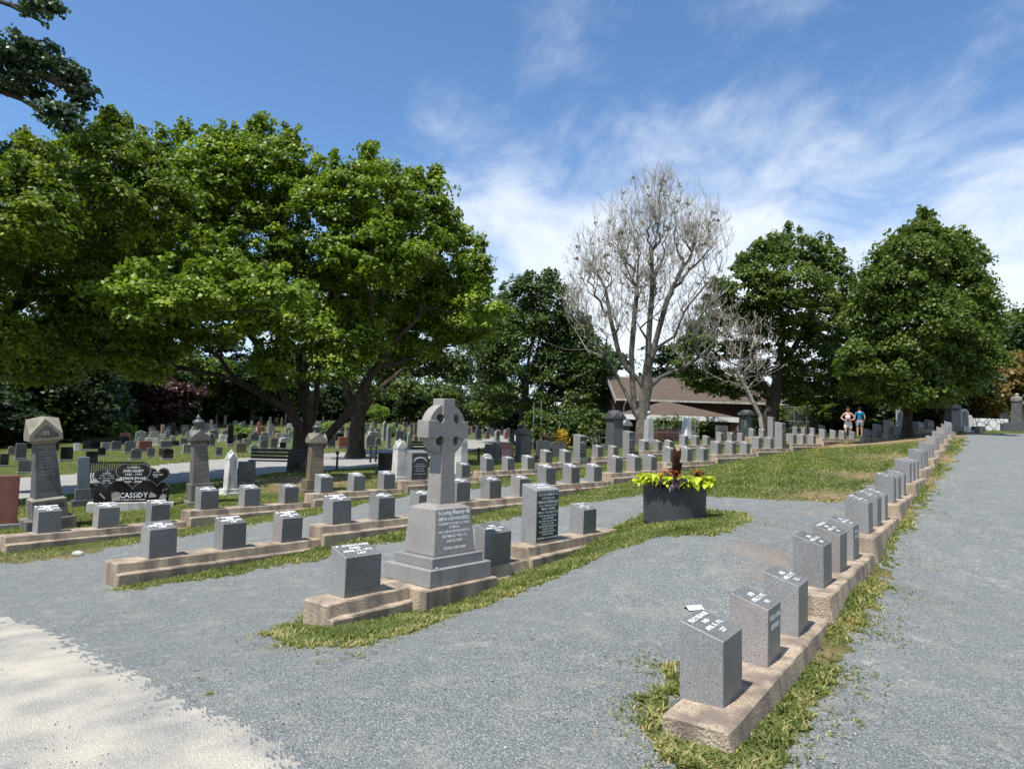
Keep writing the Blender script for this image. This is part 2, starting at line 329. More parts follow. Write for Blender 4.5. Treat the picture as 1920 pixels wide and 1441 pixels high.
def _fit(C, lam):
    n = len(C); d2 = ((C[:, None, :2]-C[None, :, :2])**2).sum(2); K = tps(d2)+lam*np.eye(n)
    Pm = np.c_[np.ones(n), C[:, :2]]; A = np.zeros((n+3, n+3)); A[:n, :n] = K; A[:n, n:] = Pm; A[n:, :n] = Pm.T
    return np.linalg.solve(A, np.r_[C[:, 2], 0, 0, 0])
TW = _fit(CT, 0.6)
def gz(x, y):
    x = np.atleast_1d(np.asarray(x, float)); y = np.atleast_1d(np.asarray(y, float)); out = np.empty(len(x))
    for i in range(0, len(x), 20000):
        xx, yy = x[i:i+20000], y[i:i+20000]
        d2 = (xx[:, None]-CT[None, :, 0])**2+(yy[:, None]-CT[None, :, 1])**2
        out[i:i+20000] = tps(d2)@TW[:-3]+TW[-3]+TW[-2]*xx+TW[-1]*yy
    r = np.hypot(x, y); k = np.clip((r-160)/120, 0, 1)
    out = out*(1-k)+k*4.5
    return out
def g1(x, y): return float(gz([x], [y])[0])
def hit(px, py, d0=2.2, d1=150):
    """where the sight line through a pixel of the photo meets the ground (survey)"""
    r = ray(px, py); Ds = np.geomspace(d0, d1, 160); pts = CAM+Ds[:, None]*r
    g = pts[:, 2]-gz(pts[:, 0], pts[:, 1]); i = np.argmax(g < 0)
    if g[i] >= 0: i = len(Ds)-1
    D = Ds[i] if i == 0 else Ds[i-1]+(Ds[i]-Ds[i-1])*g[i-1]/(g[i-1]-g[i]+1e-9)
    return CAM[0]+D*r[0], CAM[1]+D*r[1]
def foot(name):
    p = P(*FEET[name]); return Vector((p[0], p[1], g1(p[0], p[1])))
def at(px, D, dz=0):
    """ground point on the sight column px at distance D"""
    p = P(px, 800, D); return Vector((p[0], p[1], g1(p[0], p[1])+dz))
def hpx(n, D): return n*D/F     # size of n photo pixels at distance D
# ------------------------------------------------------------------ plan of gravel, grass and road
def poly(pts): return np.array([hit(*p) for p in pts])
def inside(Q, x, y):
    c = np.zeros(len(x), bool); n = len(Q)
    for i in range(n):
        x1, y1 = Q[i]; x2, y2 = Q[(i+1) % n]
        if y1 == y2: continue
        m = ((y1 > y) != (y2 > y)) & (x < (x2-x1)*(y-y1)/(y2-y1)+x1); c ^= m
    return c
G_OUT = np.array([(-40, 3.0), (-40, 10.0)] + [hit(*p) for p in [(-300, 1085), (0, 1056), (60, 1052), (140, 1044), (230, 1024), (300, 1012), (350, 1004), (470, 984), (600, 964), (690, 942), (760, 931), (900, 916), (1000, 906), (1100, 894), (1200, 885), (1310, 866), (1345, 858),
      (1480, 858), (1600, 840), (1700, 830), (1760, 817), (1800, 814), (1815, 813), (1850, 813), (1960, 812), (2200, 812)]] + [(60, 20), (40, -8), (-40, -8)])
GR = [poly([(1202, 928), (1260, 931), (1320, 932), (1400, 934), (1500, 937), (1585, 942), (1640, 905), (1700, 860), (1745, 833), (1780, 813), (1740, 808), (1621, 826), (1480, 850), (1340, 862), (1180, 890), (1130, 905)]),
      poly([(205, 1106), (233, 1080), (420, 1040), (600, 1010), (760, 980), (900, 955), (1010, 935), (1130, 912), (1215, 895), (1340, 870), (1400, 900), (1330, 930), (1202, 928), (1130, 938), (1057, 949), (980, 968), (890, 983), (760, 1010), (690, 1024), (600, 1047), (440, 1077), (330, 1094), (215, 1110)]),
      poly([(490, 1190), (560, 1165), (577, 1140), (800, 1075), (1000, 1030), (1145, 990), (1165, 982), (1208, 966), (1240, 940), (1300, 940), (1330, 957), (1400, 962), (1408, 975), (1380, 990), (1330, 1003), (1200, 1017), (1120, 1042), (1060, 1077), (950, 1117), (860, 1152), (760, 1187), (660, 1216), (560, 1213), (520, 1200)]),
      poly([(1340, 1441), (1420, 1480), (1470, 1430), (1520, 1330), (1590, 1240), (1610, 1160), (1670, 1100), (1665, 1040), (1720, 960), (1762, 900), (1798, 850), (1812, 822), (1790, 806), (1770, 812), (1700, 880), (1650, 950), (1560, 1080), (1450, 1230)]),
      poly([(1200, 1352), (1225, 1400), (1290, 1441), (1380, 1475), (1420, 1441), (1360, 1390), (1245, 1335), (1250, 1310), (1290, 1290), (1270, 1240), (1235, 1250), (1245, 1290), (1195, 1310), (1215, 1330)])]
GR_BACK = [poly([(20, 1040), (150, 1025), (300, 1000), (590, 950), (700, 925), (590, 930), (300, 960), (20, 1000)])]
ROAD = np.array([hit(*p) for p in [(-200, 905), (0, 897), (100, 891), (230, 880), (350, 866), (475, 857), (600, 850), (690, 845), (760, 838), (850, 828), (930, 818), (975, 814), (1010, 813), (1020, 822), (972, 826), (900, 840), (830, 856), (760, 868), (690, 876), (600, 882), (475, 893), (330, 906), (180, 920), (0, 941), (-200, 962)]])
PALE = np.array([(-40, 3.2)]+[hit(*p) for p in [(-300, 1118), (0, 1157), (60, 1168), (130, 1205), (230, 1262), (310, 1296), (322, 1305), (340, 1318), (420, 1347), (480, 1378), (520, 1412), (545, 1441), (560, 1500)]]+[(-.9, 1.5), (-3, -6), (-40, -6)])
def nz(x, y, s, seed=0.0):
    return (np.sin(x*s*1.7+y*s*2.3+seed)+np.sin(x*s*3.1-y*s*1.3+seed*2.1+1)+np.sin(-x*s*2.2+y*s*4.1+seed*.7+2)+np.sin(x*s*5.3+y*s*4.7+seed*1.9))*0.25
def classify(x, y, jit=True):
    """0 lawn, 1 gravel, 2 road; also returns mask pale"""
    if jit:
        r = np.hypot(x, y); a = np.clip(.012*r, .03, .16)
        xx = x+a*(nz(x, y, 4, 1)+.6*nz(x, y, 13, 4)); yy = y+a*(nz(x, y, 4, 9)+.6*nz(x, y, 13, 2))
    else: xx, yy = x, y
    g = inside(G_OUT, xx, yy)
    for q in GR: g &= ~inside(q, xx, yy)
    c = np.where(g, 1, 0); c[inside(ROAD, xx, yy)] = 2
    return c
# ground materials
def ground_mat(name, kind):
    m = bpy.data.materials.new(name); m.use_nodes = True; nt = m.node_tree; N = nt.nodes; L = nt.links
    b = N['Principled BSDF']; b.inputs['Roughness'].default_value = 0.95; b.inputs['Specular IOR Level'].default_value = 0.15
    g = N.new('ShaderNodeNewGeometry'); pos = g.outputs['Position']
    def noise(s, det=4, off=0, rough=.5, dist=0):
        n = N.new('ShaderNodeTexNoise'); n.inputs['Scale'].default_value = s; n.inputs['Detail'].default_value = det; n.inputs['Roughness'].default_value = rough; n.inputs['Distortion'].default_value = dist
        mp = N.new('ShaderNodeMapping'); mp.inputs['Location'].default_value = (off, off*1.3, 0); L.new(pos, mp.inputs[0]); L.new(mp.outputs[0], n.inputs['Vector']); return n.outputs[0]
    def rng(src, a, b_, c=0, d=1):
        q = N.new('ShaderNodeMapRange'); q.inputs[1].default_value = a; q.inputs[2].default_value = b_; q.inputs[3].default_value = c; q.inputs[4].default_value = d; L.new(src, q.inputs[0]); return q.outputs[0]
    def mix(f, a, b_, bt='MIX'):
        mx = N.new('ShaderNodeMix'); mx.data_type = 'RGBA'; mx.blend_type = bt
        if isinstance(f, float): mx.inputs[0].default_value = f
        else: L.new(f, mx.inputs[0])
        for i, c in ((6, a), (7, b_)):
            if isinstance(c, tuple): mx.inputs[i].default_value = (*c, 1)
            else: L.new(c, mx.inputs[i])
        return mx.outputs[2]
    def attr(nm):
        a = N.new('ShaderNodeAttribute'); a.attribute_name = nm; return a.outputs['Fac']
    if kind == 'gravel':
        v = N.new('ShaderNodeTexVoronoi'); v.inputs['Scale'].default_value = 125; L.new(pos, v.inputs['Vector'])
        sp = N.new('ShaderNodeSeparateColor'); L.new(v.outputs['Color'], sp.inputs[0])
        cr = N.new('ShaderNodeValToRGB'); e = cr.color_ramp.elements; e[0].color = (.095, .108, .108, 1); e[1].position = .93; e[1].color = (.32, .328, .31, 1)
        e.new(.5).color = (.185, .203, .198, 1); e.new(.99).color = (.50, .50, .48, 1); L.new(sp.outputs[0], cr.inputs[0])
        big = mix(rng(noise(1.2, 6, 3), .35, .68), mix(.18, cr.outputs[0], (.26, .285, .275)), cr.outputs[0])
        big = mix(rng(noise(3.2, 7, 8, .6), .50, .70, 0, .34), big, (.42, .38, .31))
        big = mix(rng(noise(.7, 5, 31), .45, .7, 0, .18), big, mix(.5, big, (.10, .115, .12)))
        big = mix(rng(noise(9, 5, 41, .6), .60, .70, 0, .40), big, (.50, .47, .41))          # sandy fines
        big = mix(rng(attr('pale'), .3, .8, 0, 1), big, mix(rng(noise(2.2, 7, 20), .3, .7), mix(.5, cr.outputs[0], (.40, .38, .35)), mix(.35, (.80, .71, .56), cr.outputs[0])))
        big = mix(rng(attr('dirt'), .1, .9, 0, .85), big, mix(rng(noise(30, 4, 5), .4, .6), (.42, .29, .19), (.27, .22, .18)))
        fine = noise(210, 3, 2, .7); big = mix(rng(fine, .3, .7, 0, .5), big, mix(.5, big, (0.03, .03, .03)))
        L.new(big, b.inputs['Base Color'])
        bp = N.new('ShaderNodeBump'); bp.inputs['Strength'].default_value = .75; bp.inputs['Distance'].default_value = .012
        inv = N.new('ShaderNodeMath'); inv.operation = 'SUBTRACT'; inv.inputs[0].default_value = 1; L.new(v.outputs['Distance'], inv.inputs[1])
        L.new(inv.outputs[0], bp.inputs['Height']); L.new(bp.outputs[0], b.inputs['Normal'])
    elif kind == 'grass':
        n1 = rng(noise(1.1, 7, 1, .6), .34, .68); n2 = rng(noise(14, 6, 3, .65), .35, .65); n3 = rng(noise(65, 3, 4, .7), .35, .65)
        c = mix(n2, (.065, .088, .024), (.14, .165, .05)); c = mix(rng(noise(.55, 6, 9), .44, .70, 0, .42), c, (.24, .22, .09))
        c = mix(n3, c, mix(.55, c, (.02, .035, .008))); c = mix(rng(attr('dirt'), .1, .9, 0, .9), c, mix(n2, (.42, .29, .17), (.27, .18, .11)))
        L.new(c, b.inputs['Base Color'])
        bp = N.new('ShaderNodeBump'); bp.inputs['Strength'].default_value = .9; bp.inputs['Distance'].default_value = .04; L.new(noise(45, 5, 2, .7), bp.inputs['Height']); L.new(bp.outputs[0], b.inputs['Normal'])
    else:
        c = mix(rng(noise(60, 4, 2), .3, .7), (.25, .24, .215), (.33, .315, .285)); c = mix(rng(noise(.6, 6, 5), .4, .7, 0, .5), c, (.22, .215, .20)); L.new(c, b.inputs['Base Color'])
    return m
def build_ground():
    th = np.concatenate([np.radians(np.arange(-180, -62, 4.0)), np.radians(np.arange(-62, 50, .16)), np.radians(np.arange(50, 180, 4.0))])
    rr = np.concatenate([[0.01, .6, 1.2, 1.7], np.geomspace(2.2, 60, 330), np.geomspace(61, 1500, 60)])
    T, Rr = np.meshgrid(th, rr); x = (Rr*np.sin(T)).ravel(); y = (Rr*np.cos(T)).ravel()
    z = gz(x, y)
    near = np.clip(1-np.hypot(x, y)/60, 0, 1); z = z+near*(.012*nz(x, y, 2.2, 3)+.02*nz(x, y, .6, 5))
    nr, nt_ = len(rr), len(th)
    i, j = np.meshgrid(np.arange(nr-1), np.arange(nt_), indexing='ij'); j2 = (j+1) % nt_
    Q = np.stack([i*nt_+j, i*nt_+j2, (i+1)*nt_+j2, (i+1)*nt_+j], -1).reshape(-1, 4)[:, ::-1]
    cx = x[Q].mean(1); cy = y[Q].mean(1); wide = np.abs(x[Q][:, 0]-x[Q][:, 1])+np.abs(y[Q][:, 0]-y[Q][:, 1]) > 40
    k = classify(cx, cy)
    # road is a smooth sheet; verts of worn ground
    def soft(x, y, pts):
        o = np.zeros(len(x))
        for a, b, r, am in pts:
            px_, py_ = hit(a, b); o = np.maximum(o, am*np.exp(-((x-px_)**2+(y-py_)**2)/(r*r)))
        return o
    dirt_g = soft(x, y, [(1440, 1035, .5, .7), (1475, 1080, .4, .8), (1540, 960, .5, .4), (700, 1015, .5, .3), (1650, 842, 2, .8)])*(0.75+.6*nz(x, y, 5, 2))
    dirt_l = soft(x, y, [(1560, 930, 1.0, .9), (1620, 890, 1.0, .8), (1675, 855, 1.4, .7), (1640, 829, 2.6, 1.5), (1690, 823, 3.0, 1.5), (1730, 819, 2.5, 1.2), (570, 900, 2.5, .9), (666, 862, 2, .6), (1840, 1000, .1, 0), (20, 1050, .8, .5), (120, 1050, .7, .7), (200, 1030, .6, .5), (1440, 826, 2, .6), (1600, 826, 2, .9), (1700, 960, .8, .7), (1740, 900, 1.2, .9), (1770, 860, 2, .9), (1640, 1080, .5, .6), (1550, 1230, .3, .6), (1420, 1400, .3, .6)])*(0.8+.5*nz(x, y, 5, 2))
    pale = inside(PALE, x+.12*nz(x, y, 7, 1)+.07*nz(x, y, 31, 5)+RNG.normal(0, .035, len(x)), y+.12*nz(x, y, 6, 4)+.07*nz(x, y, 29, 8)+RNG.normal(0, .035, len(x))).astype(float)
    # verge of bare soil where gravel meets lawn
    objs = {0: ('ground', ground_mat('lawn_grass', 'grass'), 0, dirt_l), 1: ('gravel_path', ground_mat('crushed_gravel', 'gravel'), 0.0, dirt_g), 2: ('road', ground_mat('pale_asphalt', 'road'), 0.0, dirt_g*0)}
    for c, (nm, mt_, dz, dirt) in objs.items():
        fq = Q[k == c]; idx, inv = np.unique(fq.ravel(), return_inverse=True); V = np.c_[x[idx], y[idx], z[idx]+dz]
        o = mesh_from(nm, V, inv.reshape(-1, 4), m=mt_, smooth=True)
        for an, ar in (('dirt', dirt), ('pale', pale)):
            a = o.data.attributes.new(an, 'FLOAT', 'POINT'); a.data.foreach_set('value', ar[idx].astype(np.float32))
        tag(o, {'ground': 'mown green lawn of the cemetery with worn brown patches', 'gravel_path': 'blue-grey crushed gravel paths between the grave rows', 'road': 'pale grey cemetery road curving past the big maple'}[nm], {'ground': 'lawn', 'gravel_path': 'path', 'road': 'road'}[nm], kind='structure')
build_ground()
# grass blades: one mass of stuff
BARE = [(1560, 930, 1.0, .9), (1620, 890, 1.0, .8), (1675, 855, 1.4, .7), (1640, 829, 2.6, 1.2), (1690, 823, 3.0, 1.2), (1730, 819, 2.5, 1.2), (1660, 827, 2.0, 1.2), (570, 900, 2.5, .9), (30, 1050, .6, .7), (120, 1045, .7, .8), (200, 1030, .6, .7), (1700, 960, .7, .75), (1740, 900, 1.2, .8), (1770, 860, 2, .8), (1640, 1080, .5, .7), (1550, 1230, .3, .7), (1420, 1400, .3, .7), (1240, 1260, .3, .6), (640, 1200, .3, .5), (1200, 1015, .5, .4)]
def build_blades(name, n, dmin, dmax, hmin, hmax, label, wide=1.0, seed=1, amin=-38, amax=38, only=None, thin=1.0):
    r = np.random.default_rng(seed)
    a = np.radians(r.uniform(amin, amax, n)); d = np.exp(r.uniform(np.log(dmin), np.log(dmax), n))
    x = d*np.sin(a); y = d*np.cos(a); k = classify(x, y)
    if only is None: keep = k == 0
    else: keep = only(x, y, k)
    # leave worn gaps
    for da, db, dr, am in BARE: hx, hy = hit(da, db); keep &= r.random(n) > am*np.exp(-((x-hx)**2+(y-hy)**2)/(dr*dr))
    keep &= (nz(x, y, 2.2, 7)+.7*nz(x, y, 9, 3)+r.uniform(-.5, .9, n)) > -.12*thin
    x, y, d = x[keep], y[keep], d[keep]; n = len(x); z = gz(x, y)-.005
    s = np.clip(d/9, 1, 3.2)*(.75+.5*(nz(x, y, 6, 2)+1)/2)
    h = r.uniform(hmin, hmax, n)*np.clip(s, 1, 1.5); w = r.uniform(.0025, .0065, n)*s*wide
    az = r.uniform(0, 2*PI, n); lean = r.uniform(.3, 2.0, n)*h; fx = np.cos(az); fy = np.sin(az); sx_, sy_ = -fy, fx
    b0 = np.c_[x-sx_*w, y-sy_*w, z]; b1 = np.c_[x+sx_*w, y+sy_*w, z]
    m0 = np.c_[x+fx*lean*.35+sx_*w*.9, y+fy*lean*.35+sy_*w*.9, z+h*.65]; m1 = np.c_[x+fx*lean*.35-sx_*w*.9, y+fy*lean*.35-sy_*w*.9, z+h*.65]
    tp = np.c_[x+fx*lean, y+fy*lean, z+h]
    V = np.stack([b0, b1, m0, m1, tp], 1).reshape(-1, 3); i = np.arange(n)[:, None]*5
    Fc = np.concatenate([i+np.array([[0, 1, 2]]), i+np.array([[0, 2, 3]]), i+np.array([[3, 2, 4]])])
    g0 = classify(x, y); edge = np.zeros(n)
    for dx, dy in ((.16, 0), (-.16, 0), (0, .16), (0, -.16)): edge += classify(x+dx, y+dy) == 1
    t = np.clip(.44+.35*nz(x, y, 1.6, 5)+r.normal(0, .2, n)+np.clip(edge, 0, 2)*.17*(r.random(n) > .35), 0, 1); t = np.tile(t, 3)
    o = mesh_from(name, V, Fc, tint=t, m=leafmat('grass_blade', [(.06, .09, .02), (.115, .15, .035), (.19, .215, .07), (.42, .35, .17)], .3, .6, .2))
    return tag(o, label, 'grass', kind='stuff')
def not_kerb(x, y, k):
    ok = (k == 0)
    for kk, L_ in SEG.items():
        u, v = UA[kk]
        for o, t0, t1, z, lat in L_:
            t = (x-o[0])*u[0]+(y-o[1])*u[1]; w = (x-o[0])*v[0]+(y-o[1])*v[1]-lat
            ok &= ~((t > t0) & (t < t1) & (w > -.08) & (w < .28))
    return ok
build_blades('verge_grass', 620000, 2.9, 13, .012, .042, 'low green grass and weeds growing along the kerbs and gravel edges', 1.3, 1, only=not_kerb)
build_blades('lawn_grass', 420000, 13, 60, .015, .035, 'short mown grass on the open slope and between the rows', 1.1, 2, only=not_kerb)
def fringe(x, y, k):
    r = np.random.default_rng(77); out = np.zeros(len(x), bool)
    for _ in range(2):
        q = r.normal(0, .11, (2, len(x))); out |= classify(x+q[0], y+q[1]) == 0
    return (k == 1) & out & (r.random(len(x)) < .30)
build_blades('fringe_grass', 420000, 2.9, 16, .008, .030, 'thin dry grass straggling onto the gravel at the verge edges', 1.0, 9, only=fringe)
def build_weeds():
    """sparse leafy weeds creeping out on the gravel beside the right row and the verge ends"""
    r = np.random.default_rng(5); spots = []
    for (a, b, R_, n) in ((1640, 1180, .35, 70), (1680, 1110, .4, 60), (1600, 1260, .3, 50), (1540, 1340, .22, 50), (1700, 1050, .3, 40), (1240, 1255, .22, 60), (1215, 1330, .2, 50), (1450, 985, .25, 14), (1425, 975, .3, 12), (385, 1300, .03, 3), (375, 1273, .03, 2), (560, 1205, .2, 30), (1180, 1345, .1, 12), (1560, 1300, .3, 60), (1750, 960, .3, 20), (1620, 1150, .3, 60), (480, 975, .3, 10), (650, 1230, .2, 12)):
        cx, cy = hit(a, b)
        for _ in range(n):
            q = r.normal(0, R_*.5, 2); spots.append((cx+q[0], cy+q[1]))
    S = np.array(spots); V = []; T = []; Fc = []
    zz = gz(S[:, 0], S[:, 1])
    for (x, y), z in zip(S, zz):
        for _ in range(r.integers(3, 8)):
            az = r.uniform(0, 2*PI); l = r.uniform(.010, .032); w = l*.2; up = r.uniform(.1, .8)*l
            dx, dy = math.cos(az), math.sin(az); i = len(V); ox, oy = r.normal(0, .012, 2)
            V += [(x+ox, y+oy, z), (x+ox+dx*l*.5-dy*w, y+oy+dy*l*.5+dx*w, z+up*.8), (x+ox+dx*l, y+oy+dy*l, z+up), (x+ox+dx*l*.5+dy*w, y+oy+dy*l*.5-dx*w, z+up*.8)]
            Fc.append((i, i+1, i+2, i+3)); T.append(r.uniform(0, 1))
    tag(mesh_from('weeds', V, Fc, tint=T, m=leafmat('grass_blade', [])), 'sparse green weeds creeping over the gravel edge', 'weeds', kind='stuff')
build_weeds()
def build_pebbles():
    r = np.random.default_rng(8); n = 3200; a = np.radians(r.uniform(-38, 38, n)); d = np.exp(r.uniform(np.log(2.8), np.log(14), n)); x = d*np.sin(a); y = d*np.cos(a)
    k = classify(x, y) == 1; x, y = x[k], y[k]; n = len(x); z = gz(x, y); s = r.uniform(.003, .0075, n)*(1+.6*(r.random(n) > .96))
    base = np.array([(1, 0, 0), (-1, 0, 0), (0, 1, 0), (0, -1, 0), (0, 0, .7), (0, 0, -.7)], float)
    V = (base[None]*s[:, None, None]*r.uniform(.6, 1.3, (n, 6, 1))+np.c_[x, y, z+s*.3][:, None]).reshape(-1, 3)
    fc = np.array([(0, 2, 4), (2, 1, 4), (1, 3, 4), (3, 0, 4), (2, 0, 5), (1, 2, 5), (3, 1, 5), (0, 3, 5)])
    Fc = (np.arange(n)[:, None, None]*6+fc[None]).reshape(-1, 3)
    tag(mesh_from('pebbles', V, Fc, tint=np.repeat(r.random(n), 8), m=leafmat('loose_stone', [(.08, .09, .10), (.2, .215, .23), (.33, .33, .33), (.6, .58, .53)], 0, .9, .2)), 'loose pebbles lying on the gravel', 'pebbles', kind='stuff')
build_pebbles()
# ------------------------------------------------------------------ kerb segments
PLACE_ROW = {'A': 'the short front row with the celtic cross', 'B': 'the middle row', 'C': 'the back row', 'R': 'the long right-hand row'}
def kerb_mesh(L_, kind):
    b = MB()
    if kind == 'R':
        pts = [(-.17, -.42), (-.105, -.012), (-.09, 0), (.235, 0), (.245, -.012), (.26, -.42)]
        M = Matrix(((0, 1, 0, 0), (1, 0, 0, 0), (0, 0, 1, 0), (0, 0, 0, 1)))
        b.prism(pts, 0, L_, M)
    else:
        M = Matrix(((0, 1, 0, 0), (1, 0, 0, 0), (0, 0, 1, 0), (0, 0, 0, 1)))
        b.prism([(-.135, -.6), (-.135, -.14), (-.125, -.125), (-.085, -.115), (-.07, -.01), (-.06, 0), (.28, 0), (.29, -.01), (.30, -.6)], 0, L_, M)
    me = b.mesh('kerb'); bm = bmesh.new(); bm.from_mesh(me)
    for f in (.014, L_-.014):
        bmesh.ops.bisect_plane(bm, geom=bm.verts[:]+bm.edges[:]+bm.faces[:], plane_co=(f, 0, 0), plane_no=(1, 0, 0))
    for v in bm.verts:
        if v.co.x < .001 or v.co.x > L_-.001: v.co.y = .09+(v.co.y-.09)*.945; v.co.z = v.co.z-.012 if v.co.z > -.3 else v.co.z
    n = max(3, int(L_/.16))
    for i in range(1, n):
        g = bm.verts[:]+bm.edges[:]+bm.faces[:]
        bmesh.ops.bisect_plane(bm, geom=g, plane_co=(L_*i/n, 0, 0), plane_no=(1, 0, 0))
    r = random.Random(int(L_*1000))
    for v in bm.verts:
        j = .0045; v.co += Vector((r.uniform(-j, j)*(1 if .02 < v.co.x < L_-.02 else .5), r.uniform(-j, j), r.uniform(-j, j) if v.co.z > -.3 else 0))
    bmesh.ops.recalc_face_normals(bm, faces=bm.faces[:]); bm.to_mesh(me); bm.free(); return me
for k, L_ in SEG.items():
    u, v = UA[k]; th = ROWS[k][1]
    for i, (o, t0, t1, z, lat) in enumerate(L_):
        me = kerb_mesh(t1-t0-.006, k); p = o+u*t0+v*lat
        ob = link('kerb_segment', me, KERB); ob.location = (p[0], p[1], z); ob.rotation_euler = (0, 0, th)
        near = 'near' if k in 'RA' else 'left'
        what = 'sloping-sided' if k == 'R' else 'two-tiered'
        if k == 'A': lab = ('stained tan kerb block under the celtic cross and two grave markers', 'tan kerb block under the tall inscribed headstone, stepped up beside the planter')[i]
        else: lab = f'tan stone kerb, {nth(i+1)} step from the {near} end of {PLACE_ROW[k]}'
        tag(ob, lab, 'kerb', 'stepped tan kerbs under the grave markers')
# pad under the cross monument
_seg = SEG['A'][0]; o, t0, t1, zA, latA = _seg; uA, vA = UA['A']
# ------------------------------------------------------------------ small granite grave markers
MW, MD, MH, MHB = .335, .24, .352, .425
def marker_mesh(w=MW, d=MD, h=MH, hb=MHB, name='marker'):
    b = MB(); x0, x1, y0, y1 = -w/2, w/2, -d/2, d/2
    b.hexa([(x0, y0, -.004), (x1, y0, -.004), (x1, y1, -.004), (x0, y1, -.004), (x0+.002, y0, h), (x1-.002, y0, h), (x1-.002, y1, hb), (x0+.002, y1, hb)])
    b.bevel(.004); me = b.mesh(name)
    for p in me.polygons: p.material_index = 1 if (p.normal.y < -.9 and p.center.z > .1) or p.normal.z > .7 else 0
    return me
slope = math.atan2(MHB-MH, MD); sl_len = math.hypot(MHB-MH, MD)
def top_text(lines, w=MW, d=MD, h=MH, hb=MHB, name='top', bold=.022):
    me = text_mesh(name, lines, LETW, bold=bold)
    a = math.atan2(hb-h, d)
    # text plane is xz facing -y, centre at origin; lay it on the slope
    M = Matrix.Translation((0, 0, (h+hb)/2+.004))@Matrix.Rotation(-(PI/2-a), 4, 'X')
    me.transform(M); return me
NAMES = ['PERCY DEACON', 'J. BARKER', 'E. C. STONE', 'W. H. HARRISON', 'H. ALLEN', 'J. ADAMS', 'T. HEWITT', 'R. BARKER']
TOPS = []; TOPSB = []
for i, nm in enumerate([None, 'P. DEACON', None, 'E. BARKER', None, 'J. STONE']):
    num = ('193', '147', '281', '75', '212', '159')[i]; l = []
    if nm: l.append((nm, .046, 0, .082, .29))
    l += [('DIED', .046, 0, .030, .10), ('APRIL 15, 1912', .047, 0, -.020, .27), (num, .044, 0, -.076, .08)]
    TOPS.append(top_text(l)); TOPSB.append(top_text([(a, s_*1.12, x_, z_, w_*1.08) for a, s_, x_, z_, w_ in l], bold=.055))  # TOPSB: lettering enlarged and thickened, its white standing for sky sheen on the tops
TOP1 = top_text([('PERCY BELMORE', .042, 0, .078, .26), ('DIED', .036, 0, .032, .08), ('APRIL 15, 1912', .040, 0, -.018, .24), ('227', .038, 0, -.070, .07)])
MESH_N = [marker_mesh(), marker_mesh(), marker_mesh(w=.328)]
for i, me in enumerate(MESH_N): me.materials.append(GRAN if i != 1 else GRANP); me.materials.append(GRANPOL)
def mk_marker(front, back, top_me, mesh, label, group, names='grave_marker', extra=None, loc=None, rz=0):
    e = empty(names, loc, rz, label, 'grave marker', group)
    b = bpy.data.objects.new('block', mesh); COL.objects.link(b); b.parent = e
    t = bpy.data.objects.new('inscription', top_me); COL.objects.link(t); t.parent = e
    if extra: 
        x = bpy.data.objects.new('inscription', extra); COL.objects.link(x); x.parent = e
    return e
FRONT_H = text_mesh('f1', [('WENDLA MARIA', .050, 0, .285, .28), ('HEININEN', .050, 0, .225, .22)], LETW, bold=.035); FRONT_H.transform(Matrix.Translation((0, -MD/2-.003, 0)))
FRONT_S = text_mesh('f2', [('MRS. ALMA', .042, 0, .290, .18), ('PAULSON', .042, 0, .235, .18)], LETW, bold=.035); FRONT_S.transform(Matrix.Translation((0, -MD/2-.003, 0)))
def tall_marker(e, w, d, h, hb, lines, panel=True, toptext=None, arch=False, base=False):
    z0 = 0
    if base:
        MB().box(-w/2-.07, w/2+.07, -d/2-.07, d/2+.07, -.004, .14).bevel(.005).build('base', GRAN, e)
        t = text_mesh('bt', [('DIED 1912', .05, 0, .07, w*.7)], LETW, bold=.03); t.transform(Matrix.Translation((0, -d/2-.073, 0))); link('inscription', t, None, e); z0 = .14
    b = MB(); b.hexa([(-w/2, -d/2, z0), (w/2, -d/2, z0), (w/2, d/2, z0), (-w/2, d/2, z0), (-w/2, -d/2, z0+h), (w/2, -d/2, z0+h), (w/2, d/2, z0+hb), (-w/2, d/2, z0+hb)]); b.bevel(.005).build('block', GRAN, e)
    if panel: MB().box(-w/2+.015, w/2-.015, -d/2-.003, -d/2+.01, z0+.03, z0+h-.035).build('panel', PLATE, e)
    t = text_mesh('tt', [(a, s, x, z0+z, wm) for a, s, x, z, wm in lines], LETW, bold=.02); t.transform(Matrix.Translation((0, -d/2-.006, 0))); link('inscription', t, None, e)
    if arch:
        b = MB(); n = 14; R = w*.40
        for i in range(n):
            a0, a1 = PI*(.12+.76*i/n), PI*(.12+.76*(i+1)/n); zc = z0+h*.60
            q = [(math.cos(a0)*R, zc+math.sin(a0)*R*.62), (math.cos(a1)*R, zc+math.sin(a1)*R*.62), (math.cos(a1)*R*1.1, zc+math.sin(a1)*R*.74), (math.cos(a0)*R*1.1, zc+math.sin(a0)*R*.74)]
            b.prism(q, -d/2-.008, -d/2-.004)
        b.build('arched_inscription', LETW, e)
    if toptext: link('inscription', top_text(toptext, w, d, h+z0, hb+z0), None, e)
TL = lambda w, h: [('IN', .03, 0, h*.93, .03), ('LOVING MEMORY OF', .035, 0, h*.87, w*.75), ('WHO DIED IN THE', .030, 0, h*.62, w*.5), ('TITANIC DISASTER', .036, 0, h*.54, w*.7), ('APRIL 15, 1912', .034, 0, h*.45, w*.8), ('AGED 29 YEARS', .034, 0, h*.36, w*.7), ('THY WILL BE DONE', .034, 0, h*.24, w*.85), ('R.I.P.', .03, 0, h*.12, .06)]
rnd = random.Random(21)
